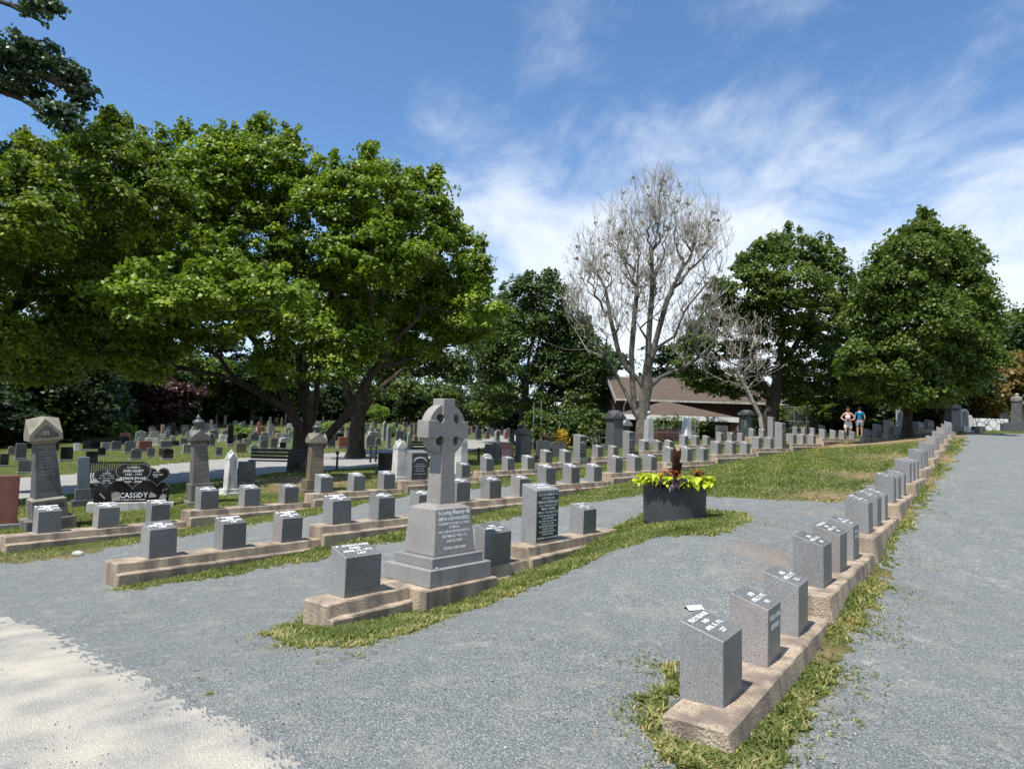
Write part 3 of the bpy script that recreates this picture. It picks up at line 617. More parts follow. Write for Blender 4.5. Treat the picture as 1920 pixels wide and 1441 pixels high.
TALLNAME = {('B', 'tall'): 'tall grey headstone with arched white lettering near the far end of the middle row',
            ('C', 769.5): 'tall grey headstone with arched lettering beside the white gothic marker, behind the celtic cross', ('C', 1088.5): 'tall lettered headstone on its own stepped base in the back row',
            ('C', 1181): 'tall lettered headstone in front of the bare tree in the back row', ('C', 1451): 'tall headstone beside the lettered one, near the far end of the back row', ('C', 1547): 'broad round-topped marker at the far end of the back row'}
for k, (segs, th) in ROWS.items():
    u, v = UA[k]; idx = 0
    for si, (s, z) in enumerate(segs):
        o, t0, t1, zz, lat = SEG[k][si]
        for q, kind, px in s:
            if kind == 'mon': continue
            idx += 1
            t = float((q[:2]-o)@u); c = o+u*(t+MW/2)+v*(lat+MD/2)
            loc = (c[0]+rnd.uniform(-.01, .01), c[1], z)
            if kind == 'rey':
                w, d, h, hb = .48, .25, .685, .76; c = o+u*(t+w/2)+v*(lat+d/2)
                e = empty('headstone', (c[0], c[1], z), th-.07, 'tall granite headstone with a dark panel of white lettering, left of the planter', 'headstone')
                tall_marker(e, w, d, h, hb, [('IN LOVING MEMORY OF', 0.040, 0, .625, 0.400), ('OUR DEAR SON', 0.038, 0, .580, 0.262), ('HAROLD REYNOLDS', 0.054, 0, .530, 0.428), ('WHO LOST HIS LIFE IN THE', 0.033, 0, .482, 0.373), ('"TITANIC" DISASTER', 0.038, 0, .440, 0.304), ('APRIL 15, 1912, AGED 21 YRS', 0.040, 0, .395, 0.428),
                    ('BUT IN THE FAITH WE LIVED', 0.031, 0, .350, 0.373), ('ALONE WITH THEE', 0.031, 0, .315, 0.248), ('THOU DIDST CALL HIM HOME', 0.031, 0, .280, 0.373), ('FROM SORROW FREE', 0.031, 0, .245, 0.262), ('AT EVENTIDE IT SHALL BE', 0.031, 0, .212, 0.373), ('NEARER TO THEE', 0.031, 0, .178, 0.235), ('HE HATH THE VICTORY', 0.031, 0, .145, 0.345), ('NEARER TO THEE', 0.031, 0, .112, 0.235), ('ERECTED BY HIS MOTHER', 0.031, 0, .065, 0.428)],
                    toptext=[('TITANIC', .07, 0, .035, .25), ('REST IN PEACE', .05, 0, -.05, .26)])
                continue
            if kind.startswith('tall'):
                w, d = (.42, .30) if px != 769.5 else (.60, .22); h = {'tall': .74, 'talls': .92, 'tallr': .62}[kind]; c = o+u*(t+w/2)+v*(lat+d/2)
                if kind == 'tall' and k == 'B': w, h = .46, 1.0
                if kind == 'tall' and px == 1181: h = .95
                if kind == 'tall' and px == 1451: h = 1.1
                lab = TALLNAME.get((k, px)) or TALLNAME[(k, 'tall')]
                e = empty('headstone', (c[0], c[1], z), th, lab, 'headstone')
                tall_marker(e, w, d, h-(.14 if kind == 'talls' else 0), h+.06-(.14 if kind == 'talls' else 0), TL(w, h-.05), arch=True, base=(kind == 'talls'))
                continue
            mi = rnd.choice((0, 0, 1, 2)); ti = rnd.randrange(6); extra = None; tm = (TOPSB if k in 'BC' else TOPS)[ti]
            if k == 'R' and idx == 1: tm = TOP1; mi = 0
            if k == 'R' and idx == 2: extra = FRONT_H; mi = 1; tm = TOPS[0]
            if k == 'R' and idx == 6: extra = FRONT_S; mi = 0; tm = TOPS[2]
            if k == 'R' and idx == 5: mi = 1
            if k == 'A' and idx == 1: mi = 0; tm = TOPS[1]
            endn = 'near' if k in 'RA' else 'left'
            if k == 'A': lab = {1: 'granite grave marker at the left end of the kerb, in front of the celtic cross', 2: 'granite grave marker close behind the celtic cross pedestal', 4: 'low granite marker between the tall headstone and the planter'}.get(idx, 'granite marker')
            elif k == 'R': lab = {1: 'nearest speckled granite marker, with four lines of white lettering on its sloping top', 2: 'second marker of the right-hand row, with a name on its shaded front face', 6: 'sixth marker of the right-hand row, with two white lines on its front face'}.get(idx, f'sloping-topped granite marker, {nth(idx)} from the near end of the right-hand row')
            else: lab = f'sloping-topped granite marker, {nth(idx)} from the left in {PLACE_ROW[k]}'
            ex = empty('grave_marker', loc, th+rnd.uniform(-.025, .025)-(.07 if k == 'A' else 0), lab, 'grave marker', 'small granite grave markers in rows')
            for nm, me in (('block', MESH_N[mi]), ('inscription', tm), ('inscription', extra)):
                if me is None: continue
                ob = bpy.data.objects.new(nm, me); COL.objects.link(ob); ob.parent = ex
            if k in 'BC': ex.scale = (1.10, 1.06, 1.06)
            if k == 'R': ex.scale = (1.04, 1.03, 1.02)
            if k == 'A' and idx == 1: ex.scale = (1.22, 1.0, 1.04)
            if k == 'A' and idx == 2: ex.scale = (1.1, 1.05, 1.08)
            ex.scale = Vector(ex.scale)*rnd.uniform(.97, 1.035); ex.rotation_euler.x = rnd.gauss(0, .009); ex.rotation_euler.y = rnd.gauss(0, .009); ex.location.z -= .003
# ------------------------------------------------------------------ celtic cross monument
def cross():
    F_ = P(806, 1099.6, 6.87); th = math.radians(49); u = np.array([math.cos(th), math.sin(th)]); v = np.array([-math.sin(th), math.cos(th)])
    wb, db = .90, .72; c = F_[:2]+u*wb/2+v*db/2; z = SEG['A'][0][3]
    e = empty('celtic_cross_monument', (c[0], c[1], z), th, 'grey granite celtic cross on a stepped and lettered pedestal', 'monument'); e.scale = (1, 1, 1.025)
    pad = MB().box(-.55, .50, -.42, .35, -.5, .0).bevel(.01).build('pad', KERB)
    pad.location = (c[0]+.0, c[1], z-.003); pad.rotation_euler = (0, 0, th); tag(pad, 'chipped tan concrete pad jutting out under the celtic cross', 'kerb'); pad.name = 'kerb_pad'
    MB().box(-wb/2, wb/2, -db/2, db/2, 0, .165).bevel(.006).build('base_step', GRAN, e)
    MB().box(-wb/2+.075, wb/2-.075, -db/2+.06, db/2-.06, .165, .265).bevel(.006).build('base_step', GRAN, e)
    yb, yt = -db/2+.115, -db/2+.155; xb, xt = wb/2-.145, wb/2-.185
    z0, z1 = .265, .735
    MB().box(-xb, xb, yb, db/2-.12, z0, z1, top=(-xt, xt, yt, db/2-.155)).bevel(.012, 2).build('pedestal', GRANM, e)
    bm = MB(); bm.hexa([(-xt, yt, z1-.006), (xt, yt, z1-.006), (xt, db/2-.155, z1-.006), (-xt, db/2-.155, z1-.006), (-.16, -.12, z1+.035), (.16, -.12, z1+.035), (.16, .12, z1+.035), (-.16, .12, z1+.035)]); bm.build('pedestal_top', GRANM, e)
    a = math.atan2(yt-yb, z1-z0); hh = math.hypot(yt-yb, z1-z0)
    lines = [('In Loving Memory Of', .070, 0, .195, .46), ('ARTHUR GORDON McCRAE B.E.', .052, 0, .132, .47), ('UNIVERSITY OF SYDNEY, N.S. WALES,', .034, 0, .083, .46), ('AUSTRALIA.', .032, 0, .045, .16), ('WHO LOST HIS LIFE IN THE WRECK OF', .034, 0, .002, .47),
             ('THE "TITANIC," APRIL 1912', .038, 0, -.045, .36), ('AGED 32 YEARS.', .038, 0, -.092, .24), ('"FAITHFUL UNTO DEATH"', .036, 0, -.165, .34)]
    me = text_mesh('ped', lines, LETW, bold=.03); me.transform(Matrix.Translation((0, (yt+yb)/2-.003, (z0+z1)/2))@Matrix.Rotation(-a, 4, 'X')); link('inscription', me, None, e)
    # shaft, arms and ring with four round eyes
    s0 = z1+.02; arm_z0 = s0+.70; arm_z1 = arm_z0+.185; top = arm_z1+.235; hw = .09; ad = .088; AW = .30
    b = MB(); b.box(-.115, .115, -.11, .11, s0, arm_z0-.02, top=(-hw, hw, -ad, ad)); b.box(-hw, hw, -ad, ad, arm_z0-.02, top, top=(-hw+.004, hw-.004, -ad, ad))
    sh = b.build('shaft', GRANM, e)
    arms = MB().box(-AW, AW, -ad-.002, ad+.002, arm_z0, arm_z1).build('arms', GRANM, e)
    cz = (arm_z0+arm_z1)/2; n = 48; R_ = .275
    ring = MB().prism([(R_*math.cos(2*PI*i/n), cz+R_*math.sin(2*PI*i/n)) for i in range(n)], -.068, .068).build('ring', GRANM, e)
    cut = MB()
    for sx in (-1, 1):
        for sz in (-1, 1):
            cut.prism([(sx*.118+.05*math.cos(2*PI*i/20), cz+sz*.118+.05*math.sin(2*PI*i/20)) for i in range(20)], -.3, .3)
    co = cut.build('cut', None)
    co.matrix_world = Matrix.Identity(4)
    for ob in (sh, arms, ring):
        par = ob.parent; ob.parent = None
        md = ob.modifiers.new('b', 'BOOLEAN'); md.operation = 'DIFFERENCE'; md.solver = 'EXACT'; md.object = co
        apply_mods(ob); ob.parent = par
        if ob.data.materials and ob.data.materials[0] is None: ob.data.materials[0] = GRANM
    bpy.data.objects.remove(co)
    for ob in (sh, arms):
        bm2 = bmesh.new(); bm2.from_mesh(ob.data); es = [x for x in bm2.edges if len(x.link_faces) == 2 and x.calc_face_angle(0) > 1.2 and x.calc_length() > .05]
        bmesh.ops.bevel(bm2, geom=es, offset=.005, segments=1, affect='EDGES'); bm2.to_mesh(ob.data); bm2.free()
    # flower holder knob left on the step
    MB().lathe([(.022, 0), (.02, .012), (.008, .02)], 8, Matrix.Translation((-.33, -db/2+.035, .165))).build('bolt', GRAN, e)
cross()
# ------------------------------------------------------------------ older monuments and headstones
def gable_cap(b, hw, hd, z0, z1, zr, y_off=0):
    """four-gabled cross roof: each face a pointed gable"""
    bm = b.bm; V = lambda x, y, z: bm.verts.new((x, y, z))
    c = [V(-hw, -hd, z0), V(hw, -hd, z0), V(hw, hd, z0), V(-hw, hd, z0)]; t = [V(-hw, -hd, z1), V(hw, -hd, z1), V(hw, hd, z1), V(-hw, hd, z1)]
    pk = [V(0, -hd, zr), V(hw, 0, zr), V(0, hd, zr), V(-hw, 0, zr)]; top = V(0, 0, zr+.12*(zr-z0))
    bm.faces.new(c[::-1])
    for i in range(4):
        j = (i+1) % 4; bm.faces.new((c[i], c[j], t[j], pk[i], t[i])); bm.faces.new((t[i], pk[i], top)); bm.faces.new((pk[i], t[j], top))
def obelisk_urn(name, px_name, label, m_sh, m_cap, h_sh, w0, w1, steps, urn, rz, m_urn=DARKG, dom=True, text_m=LETG, lean=0.0, finial=.0, curved=False):
    p = foot(px_name); e = empty(name, p, rz, label, 'monument', rot=(0, lean, rz)); z = -.05
    for hw, h in steps:
        MB().box(-hw, hw, -hw, hw, z, z+h).bevel(.012, 2).build('base_step', m_sh, e); z += h
    MB().box(-w0, w0, -w0, w0, z, z+h_sh, top=(-w1, w1, -w1, w1)).bevel(.008).build('shaft', m_sh, e)
    rows = [('SACRED', .9), ('TO THE MEMORY OF', .93), ('BELOVED WIFE OF', .8), ('BORN AT HALIFAX', .7), ('DIED MAY 1889', .6), ('AGED 47 YEARS', .5), ('ALSO THEIR SON', .4), ('AT REST', .25)]
    tm = text_mesh('x', [(a, w0*.22, 0, z+h_sh*f, w0*1.2) for a, f in rows[1:]], text_m, bold=.0); tm.transform(Matrix.Translation((0, -w0-.004, 0))@Matrix.Rotation(-math.atan2(w0-w1, h_sh), 4, 'X')); 
    # shear to the sloping face instead of rotating about the foot
    for v in tm.vertices: v.co.y = -(w0+(w1-w0)*(v.co.z-z)/h_sh)-.005
    link('inscription', tm, None, e)
    z += h_sh; b = MB(); hw = w1+.07
    if dom:
        b.box(-w1-.02, w1+.02, -w1-.02, w1+.02, z, z+.05, top=(-hw, hw, -hw, hw)); gable_cap(b, hw, hw, z+.05, z+.13, z+.30)
    else: gable_cap(b, hw, hw, z, z+.06, z+.24)
    b.build('gabled_cap', m_cap, e); z += .27
    if urn:
        s = urn; prof = [(.05, 0), (.07, .02), (.03, .05), (.025, .07), (.085, .12), (.115, .17), (.12, .20), (.09, .235), (.05, .25), (.03, .265), (.055, .28), (.03, .30), (.018, .33), (.001, .36)]
        MB().lathe([(r*s, zz*s) for r, zz in prof], 18, Matrix.Translation((0, 0, z))).build('urn', m_urn, e, smooth=True)
    return e
# big leaning gabled monument with the family name
def macgregor():
    p = foot('macgregor'); rz = math.radians(45); e = empty('gabled_monument', p, rz, 'leaning weathered stone monument with a pointed gabled cap and a family name', 'monument', rot=(0, math.radians(-6), rz)); e.scale = (.82, .82, 1)
    MB().box(-.50, .50, -.46, .46, -.12, .20).bevel(.015, 2).build('base_step', TAUPE, e)
    MB().box(-.36, .36, -.36, .36, .20, .56, top=(-.35, .35, -.35, .35)).build('plinth', TAUPE, e)
    MB().box(-.35, .35, -.35, .35, .56, .60, top=(-.29, .29, -.29, .29)).build('plinth_top', SAND, e)
    MB().box(-.275, .275, -.275, .275, .60, 1.66, top=(-.205, .205, -.205, .205)).bevel(.012, 2).build('shaft', SLATE, e)
    MB().box(-.285, .285, -.285, .285, .60, .70, top=(-.27, .27, -.27, .27)).bevel(.012, 2).build('shaft_moulding', SLATE, e)
    b = MB(); b.box(-.23, .23, -.23, .23, 1.655, 1.72, top=(-.31, .31, -.31, .31)); gable_cap(b, .335, .335, 1.72, 1.84, 2.14); b.build('gabled_cap', SAND, e)
    b = MB(); b.prism([(-.25, 1.77), (.25, 1.77), (.25, 1.84), (0, 2.04), (-.25, 1.84)], -.335, -.312); b.build('gable_panel', TAUPE, e)
    t = text_mesh('m', [('M', .13, 0, 1.86, .11)], LETG, bold=.02); t.transform(Matrix.Translation((0, -.339, 0))); link('monogram', t, None, e)
    t = text_mesh('m', [('MACGREGOR', .15, 0, .44, .60)], LETD, bold=.03); t.transform(Matrix.Translation((0, -.366, 0))); link('inscription', t, None, e)
    rows = [('IN MEMORY', .95), ('OF', .90), ('JAMES C.', .85), ('MACGREGOR', .80), ('AGED', .74), ('38 YEARS', .68), ('DIED MARCH 1893', .62), ('ALSO HIS WIFE', .56), ('AT REST', .48), ('GONE HOME', .42)]
    t = text_mesh('m', [(a, .055, 0, .62+1.02*f, .30) for a, f in rows], LETG)
    for v in t.vertices: v.co.y = -(.275-.07*(v.co.z-.60)/1.06)-.005
    link('inscription', t, None, e)
macgregor()
obelisk_urn('urn_monument', 'urn1', 'taupe pillar monument with a dark round urn, left of the stained white marker', TAUPE, TAUPE, .98, .195, .15, [(.34, .12), (.25, .40)], 1.15, math.radians(37), lean=math.radians(-4), finial=.1)
obelisk_urn('urn_monument', 'urn2', 'sandstone pillar monument with an arched cap and dark urn, right of the big maple trunk', BROWNS, SAND, .95, .19, .165, [(.36, .16), (.27, .26)], 1.05, math.radians(32), lean=math.radians(0.5))
def gothic(px, label, h, w, m, rz, steps=((.26, .1), (.21, .1)), lean=0):
    p = foot(px); e = empty('gothic_marker', p, rz, label, 'monument', 'small white gothic markers', rot=(0, lean, rz)); z = -.05
    for hw, hh in steps: MB().box(-hw, hw, -hw, hw, z, z+hh).bevel(.01).build('base_step', m, e); z += hh
    b = MB(); b.box(-w, w, -w, w, z, z+h, top=(-w*.86, w*.86, -w*.86, w*.86)); b.bevel(.012).build('shaft', m, e)
    b = MB(); z += h; gable_cap(b, w*.92, w*.92, z-.02, z+.0, z+w*1.25); b.build('gabled_cap', m, e)
    MB().lathe([(.05, 0), (.065, .02), (.045, .05), (.02, .06), (.03, .08), (.001, .10)], 10, Matrix.Translation((0, 0, z+w*1.15))).build('finial', m, e, smooth=True)
    t = text_mesh('g', [(a, .05, 0, z-h+h*f, w*1.3) for a, f in (('IN MEMORY OF', .88), ('OUR MOTHER', .76), ('DIED 1895', .64), ('AGED 61', .52), ('ALSO', .4), ('HER HUSBAND', .3))], LETG)
    for v in t.vertices: v.co.y = -(w-.14*w*(v.co.z-(z-h))/h)-.004
    link('inscription', t, None, e)
gothic('gothic1', 'stained white gothic marker standing right of the urn pillar and left of the dark slab', .80, .135, WHITE, math.radians(52), lean=math.radians(-1))
gothic('gothic2', 'white gothic marker with engraved lines beside the tall arched headstone', .84, .165, MARB, math.radians(38))
gothic('gothic3', 'white gothic marker standing just right of the celtic cross', .82, .16, MARB, math.radians(42))
# plain narrow stele
def stele():
    e = empty('stele', foot('stele'), math.radians(36), 'narrow slate-grey stele on a stepped base between the leaning monument and the heart stone', 'headstone', rot=(0, math.radians(-3), math.radians(36)))
    MB().box(-.24, .24, -.16, .16, -.08, .15).bevel(.01).build('base_step', DARKG, e)
    MB().box(-.18, .18, -.12, .12, .15, .42, top=(-.165, .165, -.11, .11)).bevel(.01).build('base_step', DARKG, e)
    MB().box(-.13, .13, -.07, .07, .42, 1.17, top=(-.125, .125, -.07, .07)).bevel(.01).build('slab', mat('blue_grey_slate', (.12, .145, .155), .6, .15, 4), e)
stele()
# heart-shaped black family stone
def heart_outline(cx, cz, s, n=28):
    pts = []
    for i in range(n):
        t = 2*PI*i/n+PI; x = 16*math.sin(t)**3; z = 13*math.cos(t)-5*math.cos(2*t)-2*math.cos(3*t)-math.cos(4*t); pts.append((cx+x*s/16, cz+z*s*.92/16))
    return pts
def hearts():
    e = empty('heart_headstone', foot('hearts'), math.radians(27), 'black polished family headstone of three joined hearts with white lettering and carvings', 'headstone')
    MB().box(-.88, .88, -.2, .2, -.1, .18).bevel(.012, 2).build('base', MARB, e)
    body = [(-.76, .18), (.76, .18), (.78, .50), (.70, .60), (.40, .66), (-.40, .66), (-.70, .60), (-.76, .50)]
    MB().prism(body, -.09, .09).bevel(.01).build('body', BLACKG, e)
    for cx, cz, s, y in ((0, .82, .375, -.12), (-.53, .76, .265, -.105), (.50, .78, .265, -.105)):
        MB().prism(heart_outline(cx, cz, s), y, .085).bevel(.004).build('heart', BLACKG, e)
        o = heart_outline(cx, cz, s*.97); i_ = heart_outline(cx, cz, s*.93); b = MB()
        for k in range(len(o)):
            k2 = (k+1) % len(o); b.prism([o[k], o[k2], i_[k2], i_[k]], y-.006, y-.002)
        b.build('heart_outline', LETG, e)
    L_ = [('IN LOVING MEMORY', .045, 0, .98, .26), ('JOHN CASSIDY', .085, 0, .90, .42), ('1925 - 1990', .065, 0, .82, .34), ('ELEANOR (POOLE)', .085, 0, .73, .52), ('1927 - 2008', .06, 0, .65, .34)]
    t = text_mesh('h', L_, LETW, bold=.02); t.transform(Matrix.Translation((0, -.127, 0))); link('inscription', t, None, e)
    t = text_mesh('h', [('SON', .03, -.53, .89, .06), ('DANNY', .05, -.53, .84, .16), ('1951 - 1969', .045, -.53, .79, .26), ('BELOVED BROTHER', .03, -.53, .735, .30), ('JAMES', .05, -.53, .68, .16), ('1953 - 1982', .04, -.53, .63, .22), ('DAUGHTER', .035, .48, .87, .15), ('GERALDINE', .05, .50, .81, .22), ('1955', .045, .46, .76, .09)], LETW); t.transform(Matrix.Translation((0, -.113, 0))); link('inscription', t, None, e)
    t = text_mesh('h', [('CASSIDY', .17, .03, .335, .58), ('FOREVER IN OUR HEARTS', .045, .03, .235, .50)], LETW, bold=.01); t.transform(Matrix.Translation((0, -.095, 0))); link('family_name', t, None, e)
    b = MB(); b.prism([(-.40, .22), (-.24, .22), (-.22, .36), (-.27, .42), (-.36, .42), (-.42, .38)], -.096, -.092)
    b.prism([(.34, .28), (.50, .29), (.50, .34), (.44, .38), (.38, .41), (.35, .35)], -.096, -.092); b.prism([(.56, .25), (.70, .25), (.72, .33), (.64, .37), (.58, .31)], -.096, -.092)
    b.prism([(-.66, .38), (-.56, .27), (-.52, .27), (-.63, .40)], -.096, -.092); b.prism([(.62, .42), (.66, .44), (.64, .48)], -.096, -.092); b.prism([(.69, .45), (.73, .47), (.70, .50)], -.096, -.092)
    b.build('carvings', LETG, e)
hearts()
def slab(px, label, w, h, d, m, rz, top='flat', base=None, name='headstone', text=None, lean=0, loc=None):
    e = empty(name, loc or foot(px), rz, label, 'headstone', rot=(lean, 0, rz)); z = -.05
    if base: MB().box(-w/2-.08, w/2+.08, -d/2-.08, d/2+.08, z, z+.18).bevel(.01).build('base', base, e); z += .18
    b = MB()
    if top == 'flat': b.box(-w/2, w/2, -d/2, d/2, z, z+h)
    else:
        n = 10; b.prism([(-w/2, z), (w/2, z)]+[(w/2*math.cos(PI*i/n), z+h*(.72 if top == 'round' else .85)+h*(.28 if top == 'round' else .15)*math.sin(PI*i/n)) for i in range(n+1)], -d/2, d/2)
    b.bevel(.008).build('slab', m, e)
    if text:
        t = text_mesh('t', [(a, s, 0, z+h*f, wm) for a, s, f, wm in text], LETG); t.transform(Matrix.Translation((0, -d/2-.004, 0))); link('inscription', t, None, e)
    return e
slab('slab1', 'plain dark grey slab headstone right of the stained white gothic marker', .46, .56, .16, SLATE, math.radians(32), base=DARKG)
slab('redleft', 'pinkish-red granite headstone at the left edge of the photograph', .85, .95, .2, REDG, math.radians(40), base=GRAN)
slab('slab2', 'black slab headstone in the shade left of the white gothic marker', .48, .58, .16, BLACKG, math.radians(15), base=DARKG)
slab('dslab1', 'dark square headstone beside the hedge, in front of yellow flowers', .68, .72, .2, DARKG, math.radians(25), base=DARKG)
slab('dslab2', 'dark low-arched headstone right of the square dark one by the hedge', .78, .60, .2, SLATE, math.radians(25), top='arch', base=DARKG)
slab('slab3', 'broad grey slab headstone in the shade below the pavilion roof', .82, .85, .2, TAUPE, math.radians(20))
slab(None, 'small round-topped pale stone peeping over a marker of the back row', .34, .62, .14, MARB, math.radians(25), top='round', loc=at(915, 23.6))
# red granite box tomb pair
def redpair():
    e = empty('box_headstone', foot('redpair'), math.radians(30), 'dark red granite box headstone with a pale plaque, left of the carved pillar', 'headstone')
    MB().box(-.42, .42, -.30, .30, -.05, .80, top=(-.40, .40, -.2, .2)).bevel(.01).build('block', REDG, e)
    MB().box(-.24, .24, -.33, -.2, .25, .55).build('plaque', mat('pink_granite_face', (.42, .22, .2), .5, .1, 5), e)
    MB().box(-.62, -.43, -.5, .5, -.05, .75).bevel(.02).build('side_block', DARKG, e)
redpair()
obelisk_urn('carved_pillar', 'carved', 'carved grey-brown pillar with arched panels and a pointed finial beside the hedge', TAUPE, TAUPE, .95, .27, .26, [(.42, .2), (.36, .22)], .9, math.radians(28), m_urn=TAUPE)
def dark_column(px, label, h, w, cap_w, cap_h, m=DARKG, fin=True, rz=28, capm=None, w1=None, finm=None):
    e = empty('granite_column', foot(px), math.radians(rz), label, 'monument'); w1 = w1 or w*.86
    MB().box(-w*1.6, w*1.6, -w*1.6, w*1.6, -.05, .2).bevel(.01).build('base_step', m, e)
    MB().box(-w, w, -w, w, .2, h, top=(-w1, w1, -w1, w1)).bevel(.01).build('shaft', m, e)
    b = MB(); b.box(-w1, w1, -w1, w1, h, h+.10, top=(-cap_w, cap_w, -cap_w, cap_w)); b.box(-cap_w, cap_w, -cap_w, cap_w, h+.1, h+.16); gable_cap(b, cap_w*.98, cap_w*.98, h+.16, h+.18, h+.16+cap_h); b.build('cap', capm or m, e)
    if fin: MB().box(-.09, .09, -cap_w-.02, cap_w+.02, h+.18, h+.2+cap_h*.55, top=(-.17, .17, -cap_w-.03, cap_w+.03)).build('carved_ornament', finm or SAND, e)
    return e
dark_column('col1', 'tall dark column with a pale carved ornament on its cap, left of the bare tree', 1.50, .36, .42, .34)
dark_column('col2', 'greenish-grey column with a small pale ornament, below the right end of the pavilion', 1.35, .24, .36, .22, m=mat('green_grey_stone', (.10, .115, .105), .8, .2, 5))
def ballpost():
    e = empty('ball_topped_pillar', foot('ball'), math.radians(28), 'pale grey granite pillar topped by a small stone ball, right of the bare tree trunk', 'monument'); m = mat('pale_grey_granite', (.33, .335, .33), .7, .12, 3, speck=(60, (.15, .15, .15), (.5, .5, .5), .5))
    MB().box(-.28, .28, -.28, .28, -.05, .2).bevel(.01).build('base_step', m, e)
    MB().box(-.19, .19, -.19, .19, .2, 1.25, top=(-.165, .165, -.165, .165)).bevel(.01).build('shaft', m, e)
    MB().lathe([(.16, 0), (.15, .06), (.11, .15), (.05, .21), (.03, .25), (.035, .28)], 14, Matrix.Translation((0, 0, 1.25))).build('dome', m, e, smooth=True)
    MB().lathe([(.02, 0), (.075, .04), (.09, .09), (.075, .14), (.02, .18)], 14, Matrix.Translation((0, 0, 1.52))).build('ball', MARB, e, smooth=True)
ballpost()
def wobelisk():
    e = empty('white_obelisk', foot('wobelisk'), math.radians(35), 'bright white marble obelisk with a blunt point, before the pavilion', 'monument')
    MB().box(-.3, .3, -.3, .3, -.05, .15).build('base_step', WHITE, e)
    MB().box(-.22, .22, -.22, .22, .15, 1.2, top=(-.165, .165, -.165, .165)).bevel(.01).build('shaft', mat('clean_white_marble', (.72, .71, .68), .5, .08, 3), e)
    b = MB(); gable_cap(b, .168, .168, 1.2, 1.205, 1.33); b.build('pointed_top', MATS['clean_white_marble'], e)
wobelisk()
def crypt():
    p = at(1172, 37.5); e = empty('small_shrine', p, math.radians(20), 'small grey stone shrine with a pitched cap between the dark column and the bare tree', 'monument')
    MB().box(-.22, .22, -.22, .22, -.05, 1.15).bevel(.01).build('shaft', TAUPE, e); b = MB(); gable_cap(b, .30, .30, 1.15, 1.2, 1.45); b.build('gabled_cap', GREYP, e)
crypt()
# ------------------------------------------------------------------ benches
def slat_bench():
    e = empty('park_bench', foot('slatbench'), math.radians(26), 'black iron bench with upright back slats beside the road, behind the heart stone', 'bench'); w = .72
    b = MB()
    for i in range(26):
        x = -w+2*w*i/25; b.tube([(x, .22, .42), (x, .26, .62), (x, .36, .88)], .017, 5)
    b.tube([(-w, .36, .88), (w, .36, .88)], .02, 6); b.tube([(-w, .255, .60), (w, .255, .60)], .012, 6); b.build('backrest', IRON, e)
    b = MB()
    for i in range(26):
        x = -w+2*w*i/25; b.tube([(x, .22, .42), (x, -.05, .44), (x, -.22, .42), (x, -.24, .36)], .011, 5)
    b.build('seat', IRON, e)
    for x in (-w, w):
        MB().tube([(x, -.22, 0), (x, -.2, .42), (x, -.18, .62), (x, .2, .64), (x, .27, .64)], .022, 6).build('armrest', IRON, e)
        MB().tube([(x, .30, 0), (x, .22, .42), (x, .36, .88)], .022, 6).build('leg', IRON, e)
slat_bench()
def plank_bench(p, rz, label, m, w=.8):
    e = empty('plank_bench', p, rz, label, 'bench')
    b = MB()
    for k in range(3): b.box(-w, w, .22+.03*k, .26+.03*k, .50+.13*k, .60+.13*k)
    b.build('backrest', m, e)
    b = MB()
    for k in range(3): b.box(-w, w, -.22+.15*k, -.10+.15*k, .42, .46)
    b.build('seat', m, e)
    for x in (-w+.1, w-.1): MB().box(x-.05, x+.05, -.22, .28, -.05, .42).build('leg', m, e)
plank_bench(foot('bench2'), math.radians(8), 'dark plank bench facing the road, in the shade left of the maple trunk', IRON, 1.0)
plank_bench(foot('bench3'), math.radians(20), 'dark green bench at the roadside, glimpsed left of the celtic cross', mat('dark_green_paint', (.02, .035, .025), .6, .1, 4), .7)
# ------------------------------------------------------------------ planter and its plants
def planter():
    c = Vector((*hit(1264, 978), 0)); c.z = g1(c.x, c.y); D = c.y; r = hpx(57.5, D*1.0); c = c+Vector((c.x, c.y, 0)).normalized()*r*.9; c.z = g1(c.x, c.y); r = hpx(58, c.y)
    h = .60
    e = empty('planter', c, 0, 'big round charcoal planter filled with bright leaves on the gravel junction', 'planter')
    prof = [(r*.94, -.08), (r*.965, 0), (r, h*.9), (r*1.01, h*.92), (r*1.01, h), (r*.93, h), (r*.92, h-.09), (.02, h-.09)]
    MB().lathe(prof, 48).build('pot', PLANTERM, e, smooth=False)
    for f in e.children[0].data.polygons: f.use_smooth = abs(f.normal.z) < .5
    MB().lathe([(r*.915, h-.085), (r*.5, h-.06), (.02, h-.055)], 24).build('soil', mat('potting_soil', (.03, .022, .016), 1, .3, 20), e)
    return c, r, h
PC, PR, PH = planter()
def leaf_pts(l, w, cup=.15, droop=.3, lobes=False):
    """leaf outline as strip along x: list of (x, halfwidth, z)"""
    prof = ((0, .08), (.18, .75), (.38, 1), (.6, .85), (.82, .45), (1, .02)) if not lobes else ((0, .1), (.12, .9), (.3, 1), (.42, .75), (.6, .95), (.75, .5), (1, .02))
    return [(t*l, w*f, -droop*l*t*t) for t, f in prof]
